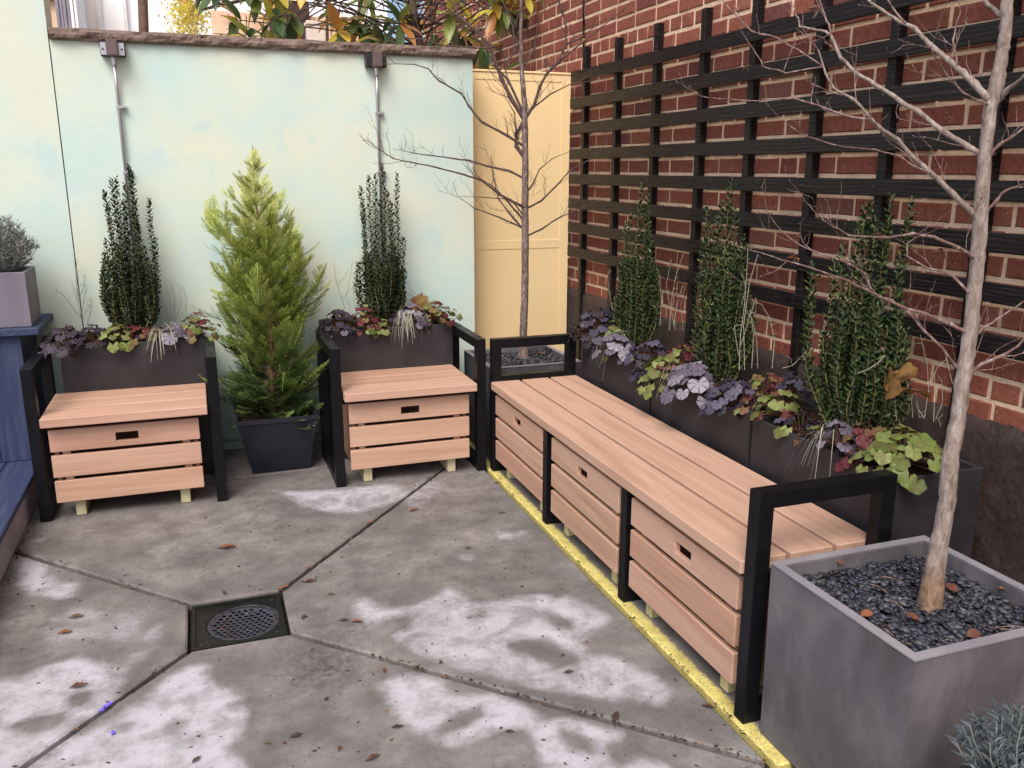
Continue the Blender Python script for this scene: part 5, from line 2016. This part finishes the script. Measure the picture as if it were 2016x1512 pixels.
Z5 = lambda L: [(x / 3.273 + 1400, y / 3.273) for x, y in L]
Z7 = lambda L: [(x / 2.327 + 1300, y / 2.327 + 350) for x, y in L]
Z2 = lambda L: [(x / 2.88 + 600, y / 2.88) for x, y in L]
nt = [(1829, 1208, 31), (1830, 1195, 30), (1837, 1143, 24.5), (1851, 1062, 20), (1865, 981, 19), (1871, 900, 19), (1886, 823, 18), (1897, 740, 17.5), (1911, 655, 16.5), (1924, 522, 16), (1930, 428, 16.5), (1939, 305, 15), (1950, 214, 15), (1962, 165, 17), (1973, 110, 14), (1980, 61, 13.5), (1983, 0, 13), (1988, -80, 12), (1992, -200, 10)]
nb = [
    (Z5([(1790, 640), (1700, 540), (1620, 470), (1550, 400), (1420, 300), (1310, 180), (1220, 140), (1100, 65), (1000, -10), (900, -120)]), 8.5, .20),
    (Z5([(1760, 1000), (1660, 945), (1500, 850), (1330, 715), (1230, 660), (1060, 545), (940, 470), (830, 370), (770, 230), (740, 205), (650, 190), (570, 170), (565, 135)]), 7, .12),
    (Z5([(1730, 1420), (1660, 1350), (1560, 1250), (1420, 1120), (1280, 990), (1200, 900), (1110, 840), (1030, 770), (920, 640), (790, 570), (740, 470), (690, 320)]), 7, -.10),
    (Z5([(1030, 770), (860, 745), (690, 680), (540, 635), (400, 635), (250, 650), (100, 640), (-20, 630)]), 2.2, .1),
    (Z5([(1420, 1120), (1300, 1070), (1200, 1000), (1060, 965), (850, 945), (620, 880), (520, 820)]), 2.2, -.05),
    (Z5([(1790, 680), (1740, 655), (1620, 600), (1530, 500), (1470, 400), (1410, 310), (1370, 300)]), 2.6, -.12),
    (Z5([(1790, 1000), (1860, 930), (1930, 890), (2016, 820), (2100, 740)]), 5, .1),
    (Z5([(1850, 650), (1900, 590), (1960, 540), (2016, 490), (2080, 420)]), 7, -.1),
    (Z5([(1900, 120), (1860, 90), (1780, 20), (1720, -40), (1600, -100)]), 7, .1),
    (Z5([(1735, 1430), (1790, 1340), (1840, 1290), (1880, 1240), (1940, 1210), (2016, 1205), (2120, 1180)]), 4.5, .05),
    (Z7([(1440, 370), (1370, 320), (1250, 270), (1160, 255), (1040, 275), (860, 265), (740, 190), (690, 135)]), 4.5, -.12),
    (Z7([(1420, 535), (1340, 450), (1220, 410), (1130, 360), (1130, 300), (1170, 275)]), 3.6, .05),
    (Z7([(1410, 715), (1330, 670), (1200, 620), (1100, 590), (1000, 540), (950, 515), (830, 460), (700, 415), (550, 375), (455, 342)]), 5, -.10),
    (Z7([(1380, 890), (1350, 860), (1290, 780), (1210, 700), (1130, 610), (1060, 560), (1000, 540)]), 4.5, -.02),
    (Z7([(1000, 540), (960, 500), (940, 440), (860, 390), (740, 350), (660, 320), (600, 280), (560, 250), (515, 195)]), 2.4, -.05),
    (Z7([(1390, 920), (1440, 880), (1480, 850), (1560, 820), (1640, 770), (1670, 735), (1740, 700)]), 6, .05),
    (Z7([(1440, 725), (1480, 690), (1540, 650), (1660, 570), (1740, 520)]), 4.5, .05),
    (Z7([(1560, 820), (1620, 815), (1680, 800)]), 2.5, .02),
    (Z5([(770, 230), (760, 160), (720, 60), (690, -40)]), 2.5, .04),
    (Z5([(720, 430), (560, 320), (420, 240), (260, 200), (120, 60), (60, -20)]), 1.8, .1),
    (Z5([(1250, 150), (1180, 60), (1110, -40)]), 2.8, .04),
    (Z5([(1590, 430), (1560, 260), (1600, 90), (1600, -60)]), 2.0, .04),
    (Z5([(720, 430), (480, 470), (340, 430), (280, 330)]), 1.6, .06),
]
w_near = depth(at(1829, 1199, 2, BPZ - .045))
tree('bare silver barked maple in the big square planter nearest the camera', 'maple tree', nt, w_near, nb, 'twig_bark', 'maple_bark', 5, 0, 2.7, .12, .74)
# tan root flare of the near maple
ft = [(1031, 712, 13), (1031, 700, 11), (1030, 680, 8.2), (1030.5, 656, 7.6), (1031, 632, 7.5), (1033, 590, 7.2), (1034, 521, 7), (1034, 450, 7), (1034, 382, 6.8), (1034, 278, 6.3), (1033, 208, 5.6), (1027, 139, 4.4), (1025, 69, 3.8), (1027, 0, 3.2), (1028, -80, 2.8)]
fb = [
    (Z2([(1250, 1180), (1230, 1170), (1100, 1100), (1000, 1020), (900, 990), (750, 950), (600, 920), (500, 900), (430, 850)]), 2.6, -.25),
    (Z2([(1245, 1010), (1160, 970), (1030, 940), (930, 910), (850, 900), (700, 880), (620, 870), (560, 855)]), 2.4, .1),
    (Z2([(1245, 830), (1150, 770), (1000, 690), (930, 600), (890, 530), (760, 460), (700, 390), (620, 365), (500, 362)]), 2.6, -.1),
    (Z2([(1250, 900), (1200, 830), (1200, 760), (1250, 670), (1300, 600), (1330, 500), (1370, 420), (1440, 350), (1480, 250), (1480, 150), (1440, 0), (1420, -80)]), 4.0, -.15),
    (Z2([(1245, 680), (1170, 560), (1120, 450), (1080, 350), (1050, 250), (960, 170), (850, 80), (750, 0), (650, -80)]), 4.2, -.1),
    (Z2([(1245, 650), (1150, 450), (1100, 400), (1190, 300), (1180, 150), (1120, 0), (1080, -60)]), 2.6, .15),
    (Z2([(1260, 1090), (1300, 1030), (1330, 960), (1400, 900), (1500, 860)]), 1.8, .05),
    (Z2([(1260, 1180), (1340, 1140), (1420, 1060), (1500, 970), (1640, 890), (1700, 820)]), 2.0, -.2),
    (Z2([(1255, 1340), (1340, 1300), (1430, 1240), (1520, 1200), (1640, 1150)]), 2.0, -.1),
    (Z2([(1240, 1300), (1160, 1210), (1100, 1130), (1080, 1050), (1060, 960)]), 2.0, .1),
    (Z2([(1240, 1295), (1100, 1230), (960, 1180), (880, 1120)]), 1.8, -.1),
    (Z2([(1240, 1250), (1150, 1140), (1070, 1060), (1010, 1020)]), 2.2, 0),
    (Z2([(1060, 270), (950, 270), (800, 260), (650, 220), (520, 215), (430, 250)]), 1.8, .05),
    (Z2([(1370, 420), (1500, 300), (1650, 180), (1800, 60), (1880, -20)]), 1.9, -.1),
    (Z2([(1310, 600), (1400, 530), (1500, 480), (1600, 460)]), 1.6, -.1),
    (Z2([(960, 170), (880, 90), (820, 0), (790, -60)]), 2.2, .1),
    (Z2([(1230, 400), (1300, 280), (1320, 150), (1380, 0)]), 2.0, .1),
    (Z2([(1230, 300), (1180, 180), (1220, 60), (1260, -40)]), 2.0, -.1),
    (Z2([(1200, 760), (1190, 640), (1140, 560)]), 1.6, -.1),
    (Z2([(1480, 250), (1560, 220), (1680, 120), (1760, 90)]), 1.5, -.05),
    (Z2([(1245, 1230), (1170, 1130), (1020, 1120), (860, 1115)]), 1.5, -.15),
]
w_far = depth(at(1031, 706, 2, BPZ - .03))
tree('slender bare maple in the far corner planter in front of the yellow gate', 'maple tree', ft, w_far, fb, 'far_twig_bark', 'far_maple_bark', 9, 0, 8, .15, 1)


# tiny dead leaves still hanging on the near maple
def curl_leaf(mat):
    key = ('curl', mat)
    if key in _cache:
        return _cache[key]
    r = random.Random(3)
    mb = MB()
    for k in range(5):
        a = k * 1.25
        d = Vector((math.cos(a), math.sin(a), -.5))
        s_ = Vector((-math.sin(a), math.cos(a), .2))
        pts = [Vector((0, 0, 0)), d * .45 + s_ * .2 + Vector((0, 0, .15)), d * 1.0 - Vector((0, 0, .25)), d * .5 - s_ * .22 - Vector((0, 0, .05))]
        mb.add(pts, [(0, 1, 2), (0, 2, 3)])
    me = mb.mesh('curled_leaf', mat)
    _cache[key] = me
    return me


for i, (x, y, s_, lab) in enumerate(((1568, 506, .020, 'shrivelled brown leaf hanging from a low left twig of the near maple'), (1470, 127, .013, 'shrivelled leaf hanging from the upper left twig of the near maple'),
                                     (1855, 495, .022, 'withered leaf cluster hanging just left of the near trunk'), (1738, 462, .018, 'small withered leaf on the low branch over the widest holly'),
                                     (1613, 14, .024, 'clump of withered leaves on the near maple twig at the top of the photo'))):
    c = atw(x, y, w_near - .02)
    o = link('withered_leaf', curl_leaf('fallen_leaf_brown'), None, tuple(c), (rng.uniform(-1, 1), rng.uniform(-1, 1), rng.uniform(0, 6)), s_)
    tag(o, lab, 'leaf', 'withered leaves on the near maple')

# ------------------------------------------------------------------ fallen leaves on the patio
def ground_leaf(seed, mat):
    r = random.Random(seed)
    mb = MB()
    n = 9
    vs = []
    for i in range(n + 1):
        u = i / n
        w_ = .22 * math.sin(math.pi * u ** .85) * (1 + r.uniform(-.12, .12)) + .004
        z = .10 * math.sin(math.pi * u) + .10 * u * r.uniform(0, 1)
        x = u - .5
        vs += [(x, -w_, z + .09 + r.uniform(-.02, .02)), (x, 0, z), (x, w_, z + .06 + r.uniform(-.02, .02))]
    fs = []
    for i in range(n):
        for k in range(2):
            fs.append((i * 3 + k, (i + 1) * 3 + k, (i + 1) * 3 + k + 1, i * 3 + k + 1))
    mb.add(vs, fs)
    mb.tube([(-.5, 0, 0.01), (-.62, .02, .05)], .012, 4)
    return mb.mesh('fallen_leaf', mat, True)


# ------------------------------------------------------------------ litter in the near planter
lit = (('pale torn leaf on the pebbles near the front rim', 1872, 1266, .016, 'pier_white'), ('curled red brown seed husk near the front rim', 1915, 1252, .022, 'fallen_leaf_brown'),
       ('orange brown husk on the pebbles by the left rim', 1705, 1212, .020, 'fallen_leaf_orange'), ('brown husk right of the trunk base', 1875, 1160, .022, 'fallen_leaf_brown'),
       ('brown husk near the back left of the big planter', 1652, 1107, .017, 'fallen_leaf_brown'), ('brown scrap left of the trunk on the pebbles', 1625, 1143, .02, 'fallen_leaf_dark'),
       ('reddish scrap in front of the trunk', 1795, 1218, .022, 'fallen_leaf_brown'), ('orange scrap by the right inner rim', 1975, 1160, .012, 'fallen_leaf_orange'))
for lab, x, y, s_, m in lit:
    c = at(x, y, 2, BPZ - .022)
    o = link('leaf_scrap', ground_leaf(len(lab), m), None, tuple(c), (rng.uniform(-.5, .5), rng.uniform(-.3, .3), rng.uniform(0, 6)), (s_ * 1.7, s_ * 2.4, s_ * 2.2))
    tag(o, lab, 'leaf', 'scraps lying on the pebbles')
for lab, x, y in (('orange dead leaf on the pebbles of the far corner planter', 1078, 690), ('tan dead leaf on the far corner planter pebbles', 1066, 697)):
    c = at(x, y, 2, BPZ - .01)
    o = link('leaf_scrap', ground_leaf(len(lab), 'fallen_leaf_orange'), None, tuple(c), (.3, .2, rng.uniform(0, 6)), (.05, .07, .07))
    tag(o, lab, 'leaf', 'scraps lying on the pebbles')
mb = MB()
for (x0_, y0_, x1_, y1_) in ((1735, 1135, 1775, 1147), (1712, 1150, 1745, 1165), (1970, 1238, 2020, 1250), (1945, 1232, 1975, 1256), (1727, 1236, 1760, 1252), (1745, 1178, 1780, 1200), (1960, 1235, 2030, 1237)):
    a = at(x0_, y0_, 2, BPZ - .02); b = at(x1_, y1_, 2, BPZ - .018)
    mb.tube([a, (a + b) / 2 + Vector((.003, .002, .003)), b], .0013, 4)
o = link('fallen_twigs', mb.mesh('fallen_twigs', 'twig_bark'))
tag(o, 'thin reddish fallen twigs lying on the pebbles of the big planter', 'twigs', kind='stuff')


GL = {m: [ground_leaf(k + 3 * i, m) for k in range(3)] for i, m in enumerate(('fallen_leaf_brown', 'fallen_leaf_orange', 'fallen_leaf_olive', 'fallen_leaf_dark'))}
leaves = [
    (447, 1079, 34, 8, 'fallen_leaf_orange', 'orange brown leaf in the middle of the slab behind the drain'),
    (612, 1145, 26, 20, 'fallen_leaf_brown', 'red brown leaf just right of the upper joint near the drain'),
    (652, 1170, 14, 0, 'fallen_leaf_brown', 'small red leaf right of the drain, above the lower right joint'),
    (703, 1225, 24, -10, 'fallen_leaf_orange', 'bent orange leaf right of the drain on the frost white edge'),
    (678, 1222, 20, 5, 'fallen_leaf_dark', 'dark leaf left of the bent orange one'),
    (441, 1167, 16, 120, 'fallen_leaf_dark', 'small dark oval leaf directly behind the drain'),
    (598, 1215, 18, 80, 'fallen_leaf_dark', 'thin curled dark leaf just right of the drain'),
    (150, 1215, 28, 15, 'fallen_leaf_olive', 'olive brown leaf on the left slab, higher of two'),
    (128, 1246, 28, 10, 'fallen_leaf_orange', 'orange leaf on the left slab, below the olive one'),
    (155, 1352, 34, 20, 'fallen_leaf_brown', 'curled brown leaf on the white stain at the left'),
    (583, 1449, 26, 30, 'fallen_leaf_dark', 'crumpled dark leaf in the lower slab'),
    (527, 1464, 18, -20, 'fallen_leaf_olive', 'small olive leaf in the lower slab left of the crumpled one'),
    (668, 1474, 16, 95, 'fallen_leaf_brown', 'small upright brown leaf in the lower slab'),
    (643, 1376, 14, 60, 'fallen_leaf_dark', 'small grey leaf below the dark grime patch'),
    (735, 1493, 30, 35, 'fallen_leaf_brown', 'red brown leaf at the bottom edge of the photo'),
    (387, 1496, 22, 60, 'fallen_leaf_dark', 'dark curled leaf near the bottom left of the lower slab'),
    (757, 1320, 16, 100, 'fallen_leaf_brown', 'small brown leaf just below the long joint'),
    (783, 1432, 24, 5, 'fallen_leaf_dark', 'dark twisted leaf left of the lower white stain'),
    (1003, 1441, 20, 0, 'fallen_leaf_dark', 'dark leaf on the round grey hole of the lower stain'),
    (1070, 1457, 10, 0, 'fallen_leaf_dark', 'tiny black leaf on the white lower stain'),
    (982, 952, 16, 0, 'fallen_leaf_dark', 'flat dark leaf by the yellow line near the bench corner'),
    (989, 1010, 14, 0, 'fallen_leaf_brown', 'small red leaf left of the yellow line'),
    (922, 1079, 12, 0, 'fallen_leaf_dark', 'small dark leaf in the upper right slab'),
    (1395, 1392, 26, -25, 'fallen_leaf_brown', 'thin brown leaf by the yellow line near the arm post'),
    (1120, 1324, 22, 10, 'fallen_leaf_dark', 'dull leaf at the lower tip of the right white stain'),
    (1212, 1413, 34, 70, 'fallen_leaf_dark', 'clump of dark maple leaf on the long joint'),
    (815, 1005, 20, 35, 'fallen_leaf_orange', 'orange leaf caught on the upper diagonal joint'),
    (730, 1030, 20, 40, 'fallen_leaf_orange', 'orange leaf lying in the upper joint midway to the drain'),
    (560, 1158, 24, 30, 'fallen_leaf_orange', 'orange leaf sliver wedged at the back right corner of the drain'),
    (44, 1064, 12, 0, 'fallen_leaf_dark', 'small dark leaf beside the blue platform'),
    (1108, 1290, 12, 50, 'fallen_leaf_dark', 'tiny leaf in the right white stain'),
]
for i, (x, y, lp_, ang, m, lab) in enumerate(leaves):
    c = at(x, y, 2, .003)
    s_ = lp_ * depth(c) / FPX * .98
    o = link('fallen_leaf', rng.choice(GL[m]), None, (c.x, c.y, .0025), (rng.uniform(-.08, .08), 0, R(ang - YAW)), s_)
    tag(o, lab, 'leaf', 'fallen leaves on the patio')
for (x, y) in ((206, 1392), (214, 1387), (199, 1399)):
    c = at(x, y, 2, .0)
    pass
mb = MB()
r5 = random.Random(8)
for (x, y) in ((206, 1392), (215, 1387), (199, 1399), (211, 1391), (220, 1444)):
    c = at(x, y, 2, .003)
    for k in range(3):
        a = r5.uniform(0, 6.3)
        d = Vector((math.cos(a), math.sin(a), .3)) * .009
        s_ = Vector((-d.y, d.x, 0)) * .6
        mb.add([c, c + d * .6 + s_, c + d * 1.1, c + d * .6 - s_], [(0, 1, 2, 3)])
o = link('violet_petals', mb.mesh('violet_petals', 'violet_petal'))
tag(o, 'bright violet blue petals lying in the lower left joint', 'petals', kind='stuff')
mb = MB()
for i in range(1150):
    if rng.random() < .40:
        X = rng.uniform(-.76, 1.24); Y = rng.uniform(1.55, 4.1)
    else:
        (ax_, ay_), (bx_, by_) = rng.choice((((DX0, DY1), TLc), ((DX1, DY1), TRc), ((DX1, DY0), BRc), ((DX0, DY0), BLc), ((1.247, 1.5), (1.247, 4.0)), ((-.75, 3.0), (-.75, 3.9)), ((DX1, DY0), BRc)))
        u = rng.random()
        X = ax_ + (bx_ - ax_) * u + rng.gauss(0, .008); Y = ay_ + (by_ - ay_) * u + rng.gauss(0, .008)
    z = .002
    L = rng.uniform(.002, .009); W_ = L * rng.uniform(.15, .6)
    a = rng.uniform(0, 6.3)
    d = Vector((math.cos(a), math.sin(a), 0)) * L
    s_ = Vector((-math.sin(a), math.cos(a), 0)) * W_
    c = Vector((X, Y, z))
    mb.add([c - d, c + s_, c + d + Vector((0, 0, .001)), c - s_ + Vector((0, 0, .0015))], [(0, 3, 2, 1)])
o = link('leaf_litter', mb.mesh('leaf_litter', 'debris'))
tag(o, 'fine scattered crumbs of leaf and bark over the concrete', 'litter', kind='stuff')

# ------------------------------------------------------------------ beyond the wall
# magnolia hanging behind the coping
def big_leaf(seed):
    r = random.Random(seed)
    n = 8
    vs = []
    bend = r.uniform(-.25, .12)
    for i in range(n + 1):
        u = i / n
        w_ = .17 * (math.sin(math.pi * min(1, u * 1.02)) ** .8) + .003
        z = bend * u * u
        vs += [(-w_, u, z + w_ * .35), (0, u, z), (w_, u, z + w_ * .35)]
    fs = []
    for i in range(n):
        for k in range(2):
            fs.append((i * 3 + k, i * 3 + k + 1, (i + 1) * 3 + k + 1, (i + 1) * 3 + k))
    mb = MB()
    mb.add(vs, fs)
    return mb.mesh('leaf', 'magnolia_leaf', True)


BLV = [big_leaf(k) for k in range(5)]
mag = thing('magnolia_tree', 'magnolia with large green, yellow and orange leaves behind the coping', 'magnolia tree', (1.6, 6.0, 0))
off_ = worldoff(mag)
r = random.Random(31)
bm_ = MB()
trunk_pts = [Vector((1.65, 6.1, 0)), Vector((1.62, 6.0, 1.2)), Vector((1.5, 5.95, 2.1)), Vector((1.35, 5.9, 2.9))]
tb = MB()
tb.tube(trunk_pts, [.05, .045, .035, .02], 8)
pmesh('trunk', mag, tb, 'dark_timber', True)
tipsp = []
for i in range(64):
    px = r.uniform(395, 1110)
    if px > 940:
        py = r.uniform(-60, 150)
    else:
        py = r.uniform(-70, 100)
    if px < 470:
        py = r.uniform(-60, 45)
    y_ = r.uniform(5.15, 6.3)
    tipsp.append(at(px, py, 1, y_))
nleaf = 0
for p in tipsp:
    s0 = trunk_pts[2].lerp(trunk_pts[3], r.random())
    mid = (s0 + p) / 2 + Vector((r.uniform(-.15, .15), r.uniform(-.1, .1), r.uniform(.0, .15)))
    br = MB()
    br.tube([s0, mid, p], [.007, .0045, .003], 5)
    pmesh('branch', mag, br, 'dark_timber', True)
    ax = (p - mid).normalized()
    for k in range(r.randint(6, 9)):
        if nleaf >= 430:
            break
        nleaf += 1
        a = k * 2.4
        q = ax.orthogonal().normalized()
        sd = (Matrix.Rotation(a, 3, ax) @ q)
        d = (sd * r.uniform(.7, 1.2) + ax * r.uniform(.2, .8) + Vector((0, 0, r.uniform(-.5, .3)))).normalized()
        up = Vector((0, -.2, 1))
        xa = d.cross(up).normalized()
        za_ = xa.cross(d)
        m = Matrix((xa, d, za_)).transposed()
        link('leaf', r.choice(BLV), mag, p - off_ - ax * r.uniform(0, .05), m.to_euler(), r.uniform(.13, .215))

# yellow leaved tree far behind
ye = thing('yellow_tree', 'bright yellow autumn foliage left of the magnolia, beyond the wall', 'tree', (1.3, 10.0, 0))
mb = MB()
mb.tube([(1.35, 10.2, 0), (1.3, 10.1, 2.2), (1.2, 10.0, 3.6)], [.07, .05, .02], 7)
lf = MB()
for i in range(1500):
    px = r.gauss(372, 20); py = r.gauss(25, 36)
    if r.random() < .1:
        px = r.uniform(340, 410); py = r.uniform(-60, 75)
    c = at(px, py, 1, r.uniform(9.6, 10.4))
    d = Vector((r.uniform(-1, 1), r.uniform(-1, 1), r.uniform(-1, .4))).normalized()
    s_ = d.orthogonal().normalized()
    L = r.uniform(.03, .06)
    lf.add([c, c + d * L * .5 + s_ * L * .22, c + d * L, c + d * L * .5 - s_ * L * .22], [(0, 1, 2, 3)])
c0 = at(372, 25, 1, 10.0)
mb.tube([(1.2, 10.0, 3.3), c0, at(360, -60, 1, 10.0)], [.03, .012, .008], 5)
pmesh('trunk', ye, mb, 'dark_timber', True)
o = pmesh('crown', ye, lf, 'yellow_tree_leaf')
o['kind'] = 'stuff'
# thin bare scrub behind the magnolia
sb = MB()
for i in range(34):
    x, y = r.uniform(520, 900), r.uniform(-30, 90)
    a = at(x, y, 1, 7.0); b = at(x + r.uniform(-60, 60), y - r.uniform(20, 90), 1, 7.1)
    sb.tube([a, (a + b) / 2 + Vector((r.uniform(-.05, .05), 0, r.uniform(-.05, .05))), b], .004, 3, False)
for x in (642, 706, 848):
    a = at(x + 3, 110, 1, 7.2); b = at(x, -50, 1, 7.2)
    a2 = Vector((a.x, a.y, 0))
    sb.tube([a2, a, b], .012, 5, False)
o = link('bare_shrub', sb.mesh('bare_shrub', 'dark_timber'))
tag(o, 'tangle of thin bare brown stems behind the magnolia leaves', 'shrub')

# white building
wb = thing('white_building', 'bright white rendered building beyond the wall at the top left', 'building', (1.0, 15, 0))
xl = at(150, 0, 1, 15).x
pbox('wall', wb, 'white_facade', xl, 3.2, 15, 18, 0, 7.5, 0.01)
pbox('cornice', wb, 'trim_white', xl - .1, 3.3, 14.9, 18.1, 7.51, 7.8, 0.01)
pbox('window', wb, 'window_glass', 1.2, 2.1, 14.97, 14.995, 4.4, 5.9, 0.004)
for (a, b) in ((xl + .25, xl + .33), (xl + .62, xl + .68)):
    pbox('downpipe', wb, 'trim_white', a, b, 14.93, 14.998, 0, 7.4, 0.01)
sd_ = thing('grey_clad_house', 'grey vertical clad house corner left of the white building', 'building', (-1.1, 12.0, 0))
a = at(107, 0, 1, 11.5).x; b = at(150, 0, 1, 11.5).x
for k in range(6):
    s0 = a + (b - a) * k / 6
    s1 = a + (b - a) * (k + 1) / 6
    pbox('cladding_board', sd_, 'grey_siding' if k < 4 else 'trim_white', s0 + .001, s1 - .004, 11.5 + .012 * (k % 2), 12.4, 0, 4.3, 0.002)
ph = thing('peach_stone_house', 'peach coloured stone house at the far left beyond the wall', 'building', (-2.6, 13, 0))
a = at(60, 0, 1, 12.6).x; b = at(122, 0, 1, 12.6).x
pbox('wall', ph, 'peach_stone', -5.5, b, 12.6, 16, 0, 3.42, 0.01)
pbox('string_course', ph, 'trim_white', -5.6, b, 12.52, 12.595, 3.43, 3.47, 0.005)
pbox('upper_wall', ph, 'peach_stone', -5.5, b, 12.62, 16, 3.48, 4.4, 0.01)
pp = thing('utility_pole', 'brown wooden utility pole in front of the white building', 'pole', (0, 0, 0))
p0 = at(283, 60, 1, 10.5); p1 = at(279, -60, 1, 10.5)
pp.location = (p0.x, 10.5, 0)
mb = MB()
dx = (p1.x - p0.x) / (p1.z - p0.z)
mb.tube([(p0.x - dx * p0.z, 10.5, 0), (p0.x + dx * (7 - p0.z), 10.5, 7)], [.052, .046], 12)
pmesh('shaft', pp, mb, 'pole_wood', True)
pbox('crossarm', pp, 'pole_wood', p0.x - .6, p0.x + .6, 10.43, 10.47, 6.2, 6.3, .004)
# garden wall of peach stone behind the magnolia, with a white pier
gw = thing('peach_garden_wall', 'peach stone wall and low building behind the magnolia leaves', 'building', (1.8, 8.6, 0))
a = at(400, 60, 1, 8.6); b = at(700, 60, 1, 8.6)
for k in range(9):
    for j in range(4):
        s0 = a.x + (b.x - a.x) * (k + (.5 if j % 2 else 0)) / 9
        pbox('stone', gw, 'peach_stone', s0 + .004, s0 + (b.x - a.x) / 9 - .004, 8.6, 8.75, 2.0 + j * .2 + .003, 2.2 + j * .2 - .003, .004)
pbox('wall', gw, 'peach_stone', a.x, b.x, 8.62, 8.8, 0, 1.998, .005)
pbox('dark_opening', gw, 'dark_timber', at(530, 40, 1, 8.55).x, at(610, 40, 1, 8.55).x, 8.55, 8.598, 2.0, 2.9, .004)
pr_ = thing('white_pier', 'pale square gate pier behind the magnolia', 'pier', (at(622, 60, 1, 7.6).x, 7.6, 0))
a = at(606, 60, 1, 7.6); b = at(641, 60, 1, 7.6)
zt = at(620, 41, 1, 7.6).z
pbox('shaft', pr_, 'pier_white', a.x, b.x, 7.6, 7.75, 0, zt - .03, .004)
pbox('cap', pr_, 'pier_white', a.x - .01, b.x + .01, 7.59, 7.76, zt - .029, zt, .004)

n = len(bpy.data.objects)
print('objects', n)
